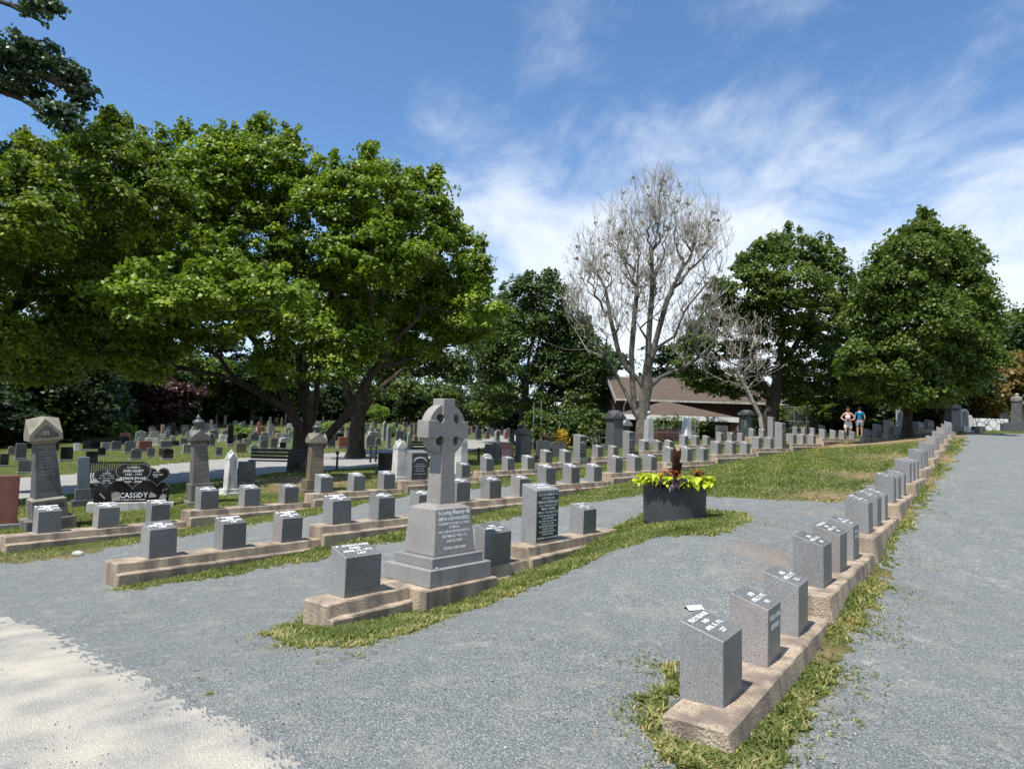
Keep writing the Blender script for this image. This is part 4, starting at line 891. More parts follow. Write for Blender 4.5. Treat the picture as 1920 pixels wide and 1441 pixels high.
def leaves_mesh(name, items, m, parent=None, label=None, cat=None, group=None, smooth=False):
    """items: (origin, azimuth, elevation, length, width, droop, tint)"""
    V = []; Fc = []; T = []
    for (o, az, el, l, w, dr, ti) in items:
        R_ = Matrix.Rotation(az, 3, 'Z')@Matrix.Rotation(-el, 3, 'Y'); pts = leaf_pts(l, w, droop=dr); base = len(V)
        for x, hw, z in pts:
            for s in (-1, 0, 1):
                q = R_@Vector((x, s*hw, z+(.18*hw if s else 0))); q2 = Vector(o)+q; V.append(tuple(q2))
        for i in range(len(pts)-1):
            a = base+i*3
            Fc += [(a, a+1, a+4, a+3), (a+1, a+2, a+5, a+4)]; T += [ti, ti]
    ob = mesh_from(name, V, Fc, tint=T, m=m, parent=parent, smooth=True)
    return tag(ob, label, cat, group) if label else ob
LIME = leafmat('lime_leaf', [(.16, .22, .015), (.36, .42, .02), (.56, .60, .05)], .3, .4)
PURP = leafmat('dark_purple_leaf', [(.018, .012, .016), (.035, .018, .025), (.06, .03, .035)], .1, .35, .5)
BRNZ = leafmat('bronze_canna_leaf', [(.025, .012, .012), (.05, .018, .015), (.085, .03, .02)], .25, .35, .5)
CORA = leafmat('coral_flower', [(.5, .07, .03), (.62, .16, .06), (.65, .32, .08)], .3, .5)
OLIV = leafmat('mixed_green_leaf', [(.05, .09, .02), (.12, .17, .03), (.3, .3, .06)], .3, .5)
def plants():
    r = random.Random(4); top = PC.z+PH
    def plant(name, spots, n, l, w, m, label, el=(-.4, .5), dr=(.2, .8), h=(0, .1), group=None):
        it = []
        for (ang, rad, sp) in spots:
            cx, cy = PC.x+PR*rad*math.cos(ang), PC.y+PR*rad*math.sin(ang)
            for _ in range(n):
                a = ang+r.uniform(-1.5, 1.5); it.append(((cx+r.gauss(0, sp), cy+r.gauss(0, sp), top-.03+r.uniform(*h)), a, r.uniform(*el), r.uniform(*l), r.uniform(*w), r.uniform(*dr), r.random()))
        e = empty(name, (PC.x, PC.y, top-.07), 0, label, 'plant', group)
        lv = leaves_mesh('foliage', [((o[0]-PC.x, o[1]-PC.y, o[2]-(top-.07)), *q) for o, *q in it], m, e)
        return e
    f = -PI/2
    plant('sweet_potato_vine', [(f-.95, .78, .09), (f-1.3, .85, .09), (f-.7, .9, .07), (f-1.6, .8, .1)], 44, (.07, .14), (.03, .055), LIME, 'lime-yellow trailing vine spilling over the left of the planter rim', h=(0, .13), group='lime vines in the planter')
    plant('sweet_potato_vine', [(f+.30, .88, .08), (f+.55, .88, .09), (f+.85, .9, .09), (f+1.15, .9, .08)], 40, (.07, .14), (.03, .055), LIME, 'lime-yellow trailing vine spilling over the right front of the planter rim', h=(0, .13), dr=(.4, 1.1), group='lime vines in the planter')
    plant('purple_vine', [(f-.15, .9, .07), (f-.35, .9, .06), (f, .85, .06), (f+1.45, .95, .04), (f-.7, .96, .05)], 24, (.07, .15), (.024, .045), PURP, 'nearly black trailing vine hanging over the middle of the planter rim', el=(-1.0, .2), dr=(.3, 1))
    plant('coleus', [(f-.5, .6, .07), (f-.3, .5, .06), (f+.8, .7, .06), (f+.95, .75, .04)], 22, (.06, .10), (.022, .04), leafmat('rust_leaf', [(.06, .015, .01), (.13, .03, .015), (.20, .10, .03)], .2), 'rusty red coleus behind the trailing vines', el=(-.2, 1.0), h=(.06, .18))
    plant('bedding_flowers', [(f-.45, .72, .05), (f+.78, .82, .03), (f-.75, .8, .05), (f-.2, .4, .05), (f+.95, .78, .03)], 9, (.035, .055), (.018, .028), CORA, 'coral and orange blossoms among the planter leaves', el=(0, 1.2), h=(.10, .20))
    plant('filler_grass', [(f+.2, .5, .1), (f-.8, .5, .1), (f+1.5, .6, .08), (f+.6, .6, .1), (f-1.4, .5, .1)], 32, (.06, .13), (.006, .016), OLIV, 'thin green foliage tufts between the vines in the planter', el=(.3, 1.3), h=(0, .06))
    # canna: stem with big upright bronze leaves
    e = empty('canna_plant', (PC.x+.02, PC.y, top-.07), 0, 'dark bronze canna standing upright in the middle of the planter', 'plant')
    MB().tube([(0, 0, 0), (.0, 0, .2), (.01, 0, .36)], [.014, .011, .006], 6).build('stem', BRNZ, e)
    it = [((0, 0, .05+.03*k), az, el, l, w, dr, k/9) for k, (az, el, l, w, dr) in enumerate([(2.8, 1.0, .26, .06, .35), (.3, 1.3, .30, .075, .12), (-1.7, 1.15, .26, .07, .1), (1.2, 1.35, .33, .07, .05), (-.4, 1.38, .34, .07, .0), (3.1, .55, .24, .045, .5), (-2.3, 1.42, .36, .07, .0), (1.9, 1.1, .25, .05, .3), (-1.2, 1.25, .3, .06, .1)])]
    leaves_mesh('leaves', it, BRNZ, e)
plants()
# little memorial flowers in the verge, white card, white rock
def flowers():
    for px, D, m, lab, nm in ((1082, 13.0, leafmat('red_rose', [(.45, .01, .015), (.5, .02, .03)], .1), 'single red rose stuck in the verge beside the middle row', 'red_rose'), (1093, 13.0, leafmat('white_rose', [(.75, .72, .68), (.8, .78, .75)], .1), 'single white rose stuck in the verge beside the middle row', 'white_rose')):
        h = Vector((*hit(px, 926), 0)); h.z = g1(h.x, h.y)
        e = empty(nm, h, 0, lab, 'flower', 'memorial roses')
        MB().tube([(0, 0, -.02), (.005, 0, .09)], .004, 5).build('stem', OLIV, e)
        it = [((.005, 0, .09+.002*k), k*2.4, 1.5-.09*k, .055, .02, .1, (k % 3)/2) for k in range(12)]
        leaves_mesh('petals', it, m, e)
        leaves_mesh('leaves', [((0, 0, .02+.01*k), k*1.9, .5, .05, .014, .2, .3) for k in range(7)], OLIV, e)
    h = Vector((*hit(1300, 1141), 0)); h.z = g1(h.x, h.y)
    e = empty('folded_card', h, math.radians(20), 'folded white paper card lying on the gravel near the first marker', 'card')
    b = MB(); b.hexa([(-.075, -.05, .004), (.075, -.05, .004), (.075, .0, .030), (-.075, .0, .030), (-.075, -.05, .006), (.075, -.05, .006), (.075, 0, .032), (-.075, 0, .032)]); b.hexa([(-.075, 0, .030), (.075, 0, .030), (.075, .05, .002), (-.075, .05, .002), (-.075, 0, .032), (.075, 0, .032), (.075, .05, .004), (-.075, .05, .004)])
    b.build('paper', LETW, e)
    h = Vector((*hit(146, 1041), 0)); h.z = g1(h.x, h.y)
    b = MB(); b.lathe([(.03, 0), (.075, .02), (.07, .05), (.03, .075)], 9, Matrix.Diagonal((1.3, .8, 1, 1))); o = b.build('rock', MARB); o.location = h; tag(o, 'pale fist-sized rock lying on the gravel near the left row end', 'rock')
flowers()
# iron stakes by the road
for i, (px, py, D) in enumerate(((707, 868, 33), (697, 871, 33), (635, 874, 30))):
    p = at(px, D); o = MB().lathe([(.05, 0), (.05, .55), (.02, .6), (.08, .66), (.06, .76), (.01, .8)], 8).build('cemetery_post', IRON); o.location = p
    tag(o, ('thin black post between the two maple trunks, right one', 'thin black post between the two maple trunks, left one', 'short black post in the shade near the sandstone pillar')[i], 'post', 'black posts by the road')
p = at(899, 29); o = MB().lathe([(.05, -.1), (.05, .5), (.07, .52), (.07, .56), (.02, .6)], 8).build('cemetery_post', IRON); o.location = p; tag(o, 'short black post on the lawn left of the red granite headstone', 'post', 'black posts by the road')
# ------------------------------------------------------------------ trees
def frusta(P0, P1, R0, R1, n):
    d = P1-P0; L_ = np.linalg.norm(d, axis=1, keepdims=True); d = d/np.maximum(L_, 1e-6)
    ref = np.where(np.abs(d[:, 2:3]) < .9, np.array([[0, 0, 1.]]), np.array([[1., 0, 0]])); a = np.cross(d, ref); a /= np.linalg.norm(a, axis=1, keepdims=True); b = np.cross(d, a)
    t = 2*PI*np.arange(n)/n; ring = a[:, None]*np.cos(t)[None, :, None]+b[:, None]*np.sin(t)[None, :, None]
    V = np.concatenate([P0[:, None]+ring*R0[:, None, None], (P1+d*R1[:, None]*.3)[:, None]+ring*R1[:, None, None]], 1).reshape(-1, 3)
    i = np.arange(n); f = np.stack([i, (i+1) % n, (i+1) % n+n, i+n], -1)
    return V, (np.arange(len(P0))[:, None, None]*2*n+f[None]).reshape(-1, 4)
def skeleton(limbs, A, alpha=.35, updraft=0.0, seg=.5, wob=.06, seed=0, maxlink=99):
    """limbs: polylines [(points)] first is the trunk; A attractor points. Returns arrays pos, parent"""
    r = np.random.default_rng(seed); pos = []; par = []; pl = []
    def addline(pts, start):
        cur = start
        for q in pts:
            q = np.array(q, float); d = 0 if cur < 0 else np.linalg.norm(q-pos[cur]); pos.append(q); par.append(cur); pl.append(0 if cur < 0 else pl[cur]+d); cur = len(pos)-1
        return cur
    for li, l in enumerate(limbs):
        l = [np.array(q, float) for q in l]; fine = [l[0]]
        for a, b in zip(l, l[1:]):
            k = max(1, int(np.linalg.norm(b-a)/seg))
            for i in range(1, k+1): fine.append(a+(b-a)*i/k+(r.normal(0, wob*.5, 3) if i < k else 0))
        if li == 0: addline(fine, -1)
        else:
            i0 = int(np.argmin([np.linalg.norm(p-fine[0]) for p in pos])); addline(fine[1:], i0)
    nl = len(pos); root = pos[0]
    Pn = np.zeros((nl+len(A)*14+10, 3)); Pn[:nl] = pos; PL = np.zeros(len(Pn)); PL[:nl] = pl; Pr = -np.ones(len(Pn), int); Pr[:nl] = par; cnt = nl; tips = []
    lo = max(1, int(nl*.0)); hmin = 1 if len(limbs) == 1 else 1
    start_ok = np.ones(len(Pn), bool); zt = limbs[0][-1][2]; start_ok[:nl] = Pn[:nl, 2] > root[2]+(zt-root[2])*.55
    order = np.argsort(np.linalg.norm(A-np.array(limbs[0][-1]), axis=1))
    for k in order:
        q = A[k]; d = q-Pn[:cnt]; dist = np.linalg.norm(d, axis=1); cost = dist+alpha*PL[:cnt]
        if updraft: cost = cost+updraft*np.maximum(0, .55*dist-d[:, 2])
        cost[~start_ok[:cnt]] += 1e3
        j = int(np.argmin(cost)); a = Pn[j]; L_ = dist[j]; m = max(1, min(12, int(L_/seg)))
        t0 = a-Pn[Pr[j]] if Pr[j] >= 0 else np.array([0, 0, 1.]); t0 = t0/(np.linalg.norm(t0)+1e-9); c1 = a+t0*L_*.4; prev = j
        for i in range(1, m+1):
            s = i/m; p = (1-s)**2*a+2*s*(1-s)*c1+s*s*q; p = p+(r.normal(0, wob*min(1, L_), 3) if i < m else 0)
            Pn[cnt] = p; Pr[cnt] = prev; PL[cnt] = PL[prev]+L_/m; prev = cnt; cnt += 1
        tips.append(cnt-1)
    return Pn[:cnt], Pr[:cnt], tips
def branch_mesh(name, Pn, Pr, rt, rmin, m, parent, expo=.6, flare=1.5, mat_=None):
    n = len(Pn); w = np.zeros(n); ch = np.zeros(n, int)
    for i in range(n):
        if Pr[i] >= 0: ch[Pr[i]] += 1
    for i in range(n-1, -1, -1):
        if ch[i] == 0: w[i] += 1
        if Pr[i] >= 0: w[Pr[i]] += w[i]
    R = np.maximum(rmin, rt*(w/w[0])**expo); R = np.where(w <= 1, rmin*1.0, R)
    z0 = Pn[0][2]; hgt = np.clip(1-(Pn[:, 2]-z0)/.9, 0, 1); onb = (np.hypot(Pn[:, 0]-Pn[0][0], Pn[:, 1]-Pn[0][1]) < rt*3); R = R*(1+np.where(onb, (flare-1)*hgt**2, 0))
    i = np.arange(1, n) if Pr[0] < 0 else np.arange(n); i = i[Pr[i] >= 0]; p0, p1 = Pn[Pr[i]], Pn[i]; r0, r1 = np.minimum(R[Pr[i]], R[i]*1.6), R[i]
    V = []; Fc = []; off = 0; me = None; bands = ((0.12, 99, 12), (.035, .12, 7), (0, .035, 4))
    if mat_ is not None:
        s = r1 < .03; v, f = frusta(p0[s], p1[s], r0[s], r1[s], 4); mesh_from('twigs', v, f, m=mat_, parent=parent, smooth=True); bands = ((0.12, 99, 12), (.03, .12, 7))
    for lo, hi, k in bands:
        s = (r1 >= lo) & (r1 < hi)
        if s.any():
            v, f = frusta(p0[s], p1[s], r0[s], r1[s], k); V.append(v); Fc.append(f+off); off += len(v)
    return mesh_from(name, np.concatenate(V), np.concatenate(Fc), m=m, parent=parent, smooth=True)
LEAF = np.array([(0, 0, 0), (.42, .22, .05), (.34, .62, .02), (0, 1.0, -.08), (-.34, .62, .02), (-.42, .22, .05)])-np.array([0, .45, 0])
def leaf_cloud(C, rc, per, size, seed, flat=.4, mess=.5, gap=0, up=.0):
    """clumps: C centres; leaves on flattened umbrella caps"""
    r = np.random.default_rng(seed); n = len(C); N_ = n*per
    rcs = rc*r.uniform(.55, 1.25, n); rho = np.sqrt(r.random((n, per))); ph = r.uniform(0, 2*PI, (n, per))
    # uneven, star-like outline of every spray
    lob = 1+.35*np.sin(3*ph+r.uniform(0, 6, (n, 1)))+.2*np.sin(5*ph+r.uniform(0, 6, (n, 1))); rr = rho*lob*rcs[:, None]
    x = C[:, None, 0]+rr*np.cos(ph); y = C[:, None, 1]+rr*np.sin(ph)
    z = C[:, None, 2]+rcs[:, None]*flat*(1-rho**2)*1.2+r.normal(0, .16, (n, per))*rcs[:, None]+up*rcs[:, None]*r.random((n, per))
    nrm = np.stack([np.cos(ph)*rho*.9, np.sin(ph)*rho*.9, np.full((n, per), 1.0)], -1)+r.normal(0, mess, (n, per, 3)); nrm = nrm.reshape(-1, 3); nrm /= np.linalg.norm(nrm, axis=1, keepdims=True)
    t = r.normal(0, 1, (N_, 3)); t += np.stack([np.cos(ph), np.sin(ph), -rho*.8], -1).reshape(-1, 3)*1.2; t -= nrm*(t*nrm).sum(1, keepdims=True); t /= np.linalg.norm(t, axis=1, keepdims=True); b = np.cross(nrm, t)
    s = size*r.uniform(.65, 1.25, N_); L_ = LEAF
    V = (np.stack([x, y, z], -1).reshape(-1, 1, 3)+s[:, None, None]*(b[:, None]*L_[None, :, 0:1]+t[:, None]*L_[None, :, 1:2]+nrm[:, None]*L_[None, :, 2:3])).reshape(-1, 3)
    k = len(L_); Fc = np.arange(N_*k).reshape(-1, k)
    tint = np.clip(.5+np.repeat(r.normal(0, .17, n), per)+r.normal(0, .16, N_), 0, 1); return V, Fc, tint
def lobe_points(lobes, n, seed, shell=.45, minz=None):
    r = np.random.default_rng(seed); vol = np.array([(l[1][0]*l[1][1]*l[1][2])**(2/3) for l in lobes]); k = r.choice(len(lobes), n, p=vol/vol.sum())
    d = r.normal(0, 1, (n, 3)); d /= np.linalg.norm(d, axis=1, keepdims=True); rad = (shell+(1-shell)*r.random(n)**.7)[:, None]
    c = np.array([l[0] for l in lobes])[k]; s = np.array([l[1] for l in lobes])[k]; return c+d*rad*s
def pxlobes(D, L_, deep=.8, seed=0, spread=1.5, sh=None):
    r = random.Random(seed); out = []; ymin = min(q[1] for q in L_)
    for q in L_:
        x, y, rx, ry = q[:4]
        if sh and y < sh[0]: y += sh[1]*(sh[0]-y)/(sh[0]-ymin)
        dd = q[4] if len(q) > 4 else r.uniform(-spread, spread)
        c = P(x, y, D+dd); sc = (D+dd)/F; rr = (rx+ry)/2*sc*deep; out.append((c, (rx*sc, rr, ry*sc)))
    return out
def tree(name, base, limbs, lobes, rt, nclump, per, rc, size, leafm, barkm, label, group=None, alpha=.35, seed=1, flat=.4, mess=.5, shell=.45, natt=None, up=0, rmin=.012, wob=.06, shoots=0):
    e = empty(name, base, 0, label, 'tree', group); b = np.array(base)
    C = lobe_points(lobes, nclump, seed, shell); att = C[:natt] if natt else C
    Pn, Pr, tips = skeleton([[np.array(q)-b for q in l] for l in limbs], att-b-np.array([0, 0, .1]), alpha, seed=seed, wob=wob)
    branch_mesh('trunk', Pn, Pr, rt, rmin, barkm, e)
    V, Fc, T = leaf_cloud(C-b, rc, per, size, seed+50, flat, mess, up=up)
    if shoots:
        r = np.random.default_rng(seed+9); S = []
        for k in r.choice(len(lobes), shoots, p=None):
            c, s = lobes[k]; a = r.uniform(0, 2*PI); t = r.uniform(0, .6); q = c+np.array([math.cos(a)*t*s[0], math.sin(a)*t*s[1], s[2]*math.sqrt(1-t*t)])
            hh = r.uniform(.2, .6)*(rc/.5); S += [q+np.array([r.normal(0, .05), r.normal(0, .05), hh*f]) for f in (0, .35, .7, 1.0)]
        v2, f2, t2 = leaf_cloud(np.array(S)-b, rc*.42, 26, size, seed+77, .8, .9, up=.6); Fc = np.concatenate([Fc, f2+len(V)]); V = np.concatenate([V, v2]); T = np.concatenate([T, t2])
    mesh_from('crown', V, Fc, tint=T, m=leafm, parent=e)
    return e
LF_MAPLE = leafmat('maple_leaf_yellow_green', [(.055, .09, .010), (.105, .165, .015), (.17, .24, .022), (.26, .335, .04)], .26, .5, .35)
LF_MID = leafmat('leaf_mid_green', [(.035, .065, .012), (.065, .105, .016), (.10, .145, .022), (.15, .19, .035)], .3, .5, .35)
LF_LEFT = leafmat('maple_leaf_shade_darkened', [(.035, .065, .010), (.085, .13, .014), (.15, .205, .020), (.25, .31, .035)], .28, .5, .35)  # darker copy of the maple leaf, crown shade put into its colour
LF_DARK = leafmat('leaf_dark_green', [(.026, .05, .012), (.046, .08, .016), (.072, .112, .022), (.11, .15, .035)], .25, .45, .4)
LF_BLUE = leafmat('leaf_blue_green', [(.020, .040, .022), (.034, .062, .03), (.055, .09, .042), (.09, .13, .065)], .2, .4, .45)
LF_RUST = leafmat('leaf_rusty', [(.10, .09, .02), (.16, .11, .03), (.2, .12, .04), (.12, .14, .03)], .3)
LF_PLUM = leafmat('leaf_plum', [(.04, .015, .018), (.06, .022, .024), (.09, .04, .035)], .25)
LF_LIME = leafmat('leaf_fresh_green', [(.09, .15, .02), (.15, .22, .03), (.22, .30, .05)], .35)
def trees():
    # the big yellow-green maple with several stems
    b = foot('maple'); D = 27.5; q = lambda x, y, dd=0: P(x, y, D+dd); B0 = np.array(b)-[0, 0, .1]
    trunk = [B0, q(562, 850), q(560, 800)]
    limbs = [trunk, [q(560, 810), q(545, 770), q(520, 710, -.5), q(490, 655, -1), q(440, 590, -1.5), q(400, 520, -2)],
             [q(566, 850), q(580, 790, .3), q(570, 730), q(560, 660), q(500, 600), q(486, 530), q(490, 450)], [q(570, 840), q(590, 770, 1), q(595, 690, 1), q(610, 600, 1), q(640, 500, 1)],
             [q(576, 866), q(612, 820, -.4), q(650, 778, -.6), q(690, 712, -.8), q(740, 640, -1), q(800, 580, -1)], [q(545, 770), q(440, 710, -1.5), q(340, 690, -2), q(260, 640, -2.5)], [q(560, 850), q(556, 820), q(578, 760, 1.5), q(600, 700, 3), q(640, 600, 4)]]
    lobes = pxlobes(D, [(490, 300, 95, 80), (400, 320, 95, 85), (330, 300, 70, 70), (600, 400, 120, 100), (690, 355, 90, 75), (770, 420, 85, 85), (840, 520, 75, 75), (850, 590, 85, 60), (730, 550, 120, 90), (590, 560, 110, 80), (450, 450, 120, 90, -1.5), (340, 440, 110, 90), (420, 590, 120, 60, -3.5), (510, 700, 60, 35, -2.5),
        (300, 580, 90, 60, -4), (380, 520, 100, 50, -4.5), (200, 640, 90, 50, -4), (640, 640, 90, 45, -2), (860, 440, 22, 32, 0), (815, 350, 20, 30, 0), (690, 290, 45, 22, 0), (895, 500, 20, 30), (480, 235, 35, 28), (545, 260, 25, 25), (900, 590, 45, 40), (620, 700, 45, 28, -2.5), (700, 480, 100, 60, -3), (270, 690, 60, 30, -3), (330, 650, 45, 28, -3), (760, 660, 60, 30, 1), (360, 560, 95, 32, -8), (260, 570, 80, 32, -9), (440, 605, 70, 26, -6.5), (500, 560, 70, 28, -7.5), (560, 610, 55, 24, -6)], seed=4, spread=2.2, sh=(520, 42))
    tree('maple_tree', b, limbs, lobes, .43, 1700, 125, .50, .135, LF_MAPLE, BARK, 'huge bright yellow-green maple with forking dark stems, left of centre', seed=5, flat=.38, natt=420, alpha=.3, shell=.6, shoots=230)
    # second maple, just behind it to the right
    b = foot('maple2'); D = 42; q = lambda x, y, dd=0: P(x, y, D+dd)
    tree('maple_tree', b, [[np.array(b)-[0, 0, .1], q(668, 820), q(672, 780)], [q(672, 785), q(700, 740), q(760, 690), q(830, 650)], [q(670, 790), q(650, 730), q(630, 660)], [q(672, 780), q(690, 700), q(700, 600)]],
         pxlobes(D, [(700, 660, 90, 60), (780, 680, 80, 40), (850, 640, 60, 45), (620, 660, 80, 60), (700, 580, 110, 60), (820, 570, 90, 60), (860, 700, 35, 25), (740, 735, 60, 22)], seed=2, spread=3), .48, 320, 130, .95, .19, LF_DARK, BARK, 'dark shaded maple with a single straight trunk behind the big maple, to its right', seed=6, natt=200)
    # left neighbour
    D = 21.5; q = lambda x, y, dd=0: P(x, y, D+dd); b = at(-70, 21.5)
    tree('maple_tree', b, [[np.array(b)-[0, 0, .1], q(-70, 780), q(-60, 680)], [q(-60, 700), q(-80, 600), q(-90, 500)], [q(-60, 700), q(80, 600), q(230, 500)], [q(-60, 690), q(30, 560), q(120, 440)]],
         pxlobes(D, [(215, 290, 75, 75), (260, 360, 90, 80), (60, 320, 60, 40), (130, 340, 100, 80), (20, 400, 110, 80), (110, 480, 130, 90), (220, 490, 110, 90), (-90, 460, 120, 120), (60, 600, 130, 70), (190, 600, 90, 60), (-100, 620, 130, 90), (60, 690, 90, 35), (200, 235, 30, 25), (30, 290, 40, 35)], seed=9, spread=4.2, deep=1.15, sh=(450, 40)),   .26, 1250, 115, .46, .112,
         LF_LEFT, BARK, 'dense green maple filling the left edge beside the biggest maple', seed=7, flat=.38, natt=250, shell=.55, shoots=130)
    # overhanging dark branch at the top left, its trunk standing outside the picture
    D = 19; b = at(-420, 19); q = lambda x, y, dd=0: P(x, y, D+dd)
    lobes = pxlobes(D, [(20, 95, 45, 35), (70, 110, 50, 35), (25, 150, 50, 28), (130, 140, 42, 32), (150, 175, 26, 26), (110, 215, 38, 22), (120, 240, 18, 14), (75, 175, 28, 14), (-40, 130, 60, 50), (60, 10, 26, 14), (95, 14, 28, 13), (85, 36, 14, 10), (5, 295, 14, 28), (-60, 300, 50, 50), (-50, 10, 50, 30)], seed=3, spread=.6)
    tree('overhanging_tree', b, [[np.array(b)-[0, 0, .1], q(-420, 500), q(-400, 200)], [q(-400, 250), q(-200, 165), q(-20, 160), q(40, 185), q(100, 225)], [q(-400, 200), q(-250, 60), q(-60, -20), q(20, 10), q(90, 45)], [q(-20, 160), q(60, 130), q(130, 170)], [q(-400, 260), q(-200, 310), q(-60, 310), q(0, 300)]],
         lobes, .30, 230, 55, .30, .115, LF_BLUE, BARK, 'dark blue-green leafy branch hanging into the top left corner', seed=8, mess=.8, shell=.2, natt=150, flat=.3)
    # tree behind the middle
    D = 58; b = foot('mid'); q = lambda x, y, dd=0: P(x, y, D+dd)
    tree('broadleaf_tree', b, [[np.array(b)-[0, 0, .1], q(985, 780), q(985, 720)], [q(985, 720), q(995, 650), q(1020, 580)], [q(985, 720), q(940, 650)], [q(985, 720), q(1060, 680)]],
         pxlobes(D, [(990, 560, 55, 60), (1030, 550, 40, 50), (950, 600, 55, 70), (1050, 610, 45, 45), (990, 660, 90, 60), (1070, 690, 80, 70), (930, 700, 55, 60), (1020, 740, 90, 45), (1110, 740, 45, 50), (1105, 690, 50, 50), (1085, 640, 45, 40), (930, 660, 45, 50), (985, 515, 20, 18), (1030, 505, 25, 14), (900, 660, 30, 45), (915, 740, 30, 40)], seed=5, spread=3, sh=(680, 40)), .5, 640, 120, .80, .20, LF_DARK, BARK, 'dark dense tree behind the hedge, between the big maple and the bare tree', seed=9, natt=260, flat=.6, up=.5, shoots=60)
    # right of the building
    D = 46; b = foot('t5'); q = lambda x, y, dd=0: P(x, y, D+dd)
    tree('broadleaf_tree', b, [[np.array(b)-[0, 0, .1], q(1442, 780), q(1452, 745), q(1460, 700)], [q(1452, 745), q(1420, 700), q(1370, 680), q(1320, 650)], [q(1455, 735), q(1500, 715), q(1550, 720), q(1590, 700)], [q(1460, 700), q(1470, 620), q(1450, 520)], [q(1460, 700), q(1520, 600), q(1540, 520)], [q(1430, 770), q(1400, 740), q(1380, 700)]],
         pxlobes(D, [(1480, 445, 55, 35), (1540, 470, 40, 28), (1430, 480, 60, 45), (1400, 530, 60, 45), (1490, 530, 80, 45), (1570, 520, 40, 45), (1460, 600, 90, 45), (1550, 610, 60, 50), (1350, 580, 45, 40), (1340, 640, 50, 32), (1300, 650, 40, 28), (1290, 690, 25, 28), (1420, 670, 70, 40), (1520, 680, 70, 40), (1330, 715, 45, 30), (1400, 735, 50, 22), (1580, 670, 40, 40), (1500, 740, 70, 22), (1590, 580, 25, 45)], seed=6, spread=2.5, deep=.7, sh=(600, 24)), .46, 700, 130, .60, .165, LF_MID, BARK, 'open-crowned green tree with sky gaps, right of the pavilion', seed=10, natt=330, flat=.45, shoots=80)
    D = 31; b = foot('t6'); q = lambda x, y, dd=0: P(x, y, D+dd)
    tree('linden_tree', b, [[np.array(b)-[0, 0, .1], q(1702, 780), q(1705, 720), q(1720, 600), q(1730, 480)]],
         pxlobes(D, [(1742, 448, 42, 34), (1702, 490, 60, 44), (1785, 495, 58, 44), (1680, 550, 72, 52), (1785, 560, 72, 58), (1640, 600, 50, 60), (1720, 620, 100, 70), (1820, 610, 50, 65), (1660, 690, 80, 55), (1760, 690, 95, 60), (1840, 680, 35, 45), (1700, 740, 90, 28), (1630, 700, 40, 60), (1750, 735, 60, 22), (1672, 515, 12, 16)], seed=7, spread=1.2, deep=.9), .19, 1150, 110, .48, .125, LF_MID, BARK, 'dense rounded linden on a slim trunk near the right edge', seed=11, natt=250, flat=.8, mess=.8, shell=.6, shoots=120)
trees()
def bare_tree(name, base, limbs, lobes, n, rt, label, seed, m=TWIG, alpha=.25, upd=3.2, rmin=.009, seg=.7):
    e = empty(name, base, 0, label, 'tree'); b = np.array(base); A = lobe_points(lobes, n, seed, .0)
    Pn, Pr, tips = skeleton([[np.array(q)-b for q in l] for l in limbs], A-b, alpha, upd, seg=seg, wob=.018, seed=seed)
    # fine twigs at every tip
    r = np.random.default_rng(seed); ex = []; ep = []
    for t in tips:
        d = Pn[t]-Pn[Pr[t]]; d = d/(np.linalg.norm(d)+1e-9)
        for _ in range(3):
            v = d+r.normal(0, .28, 3)+[0, 0, .45]; v = v/np.linalg.norm(v)*r.uniform(.25, .6); ex += [Pn[t]+v*.5+r.normal(0, .02, 3), Pn[t]+v]; k = len(Pn)+len(ex)-2; ep += [t, k]
    Pn = np.concatenate([Pn, np.array(ex)]); Pr = np.concatenate([Pr, np.array(ep)])
    branch_mesh('trunk', Pn, Pr, rt, rmin, [m], e, expo=.54, mat_=TWIG); 
    return e, tips, Pn, b
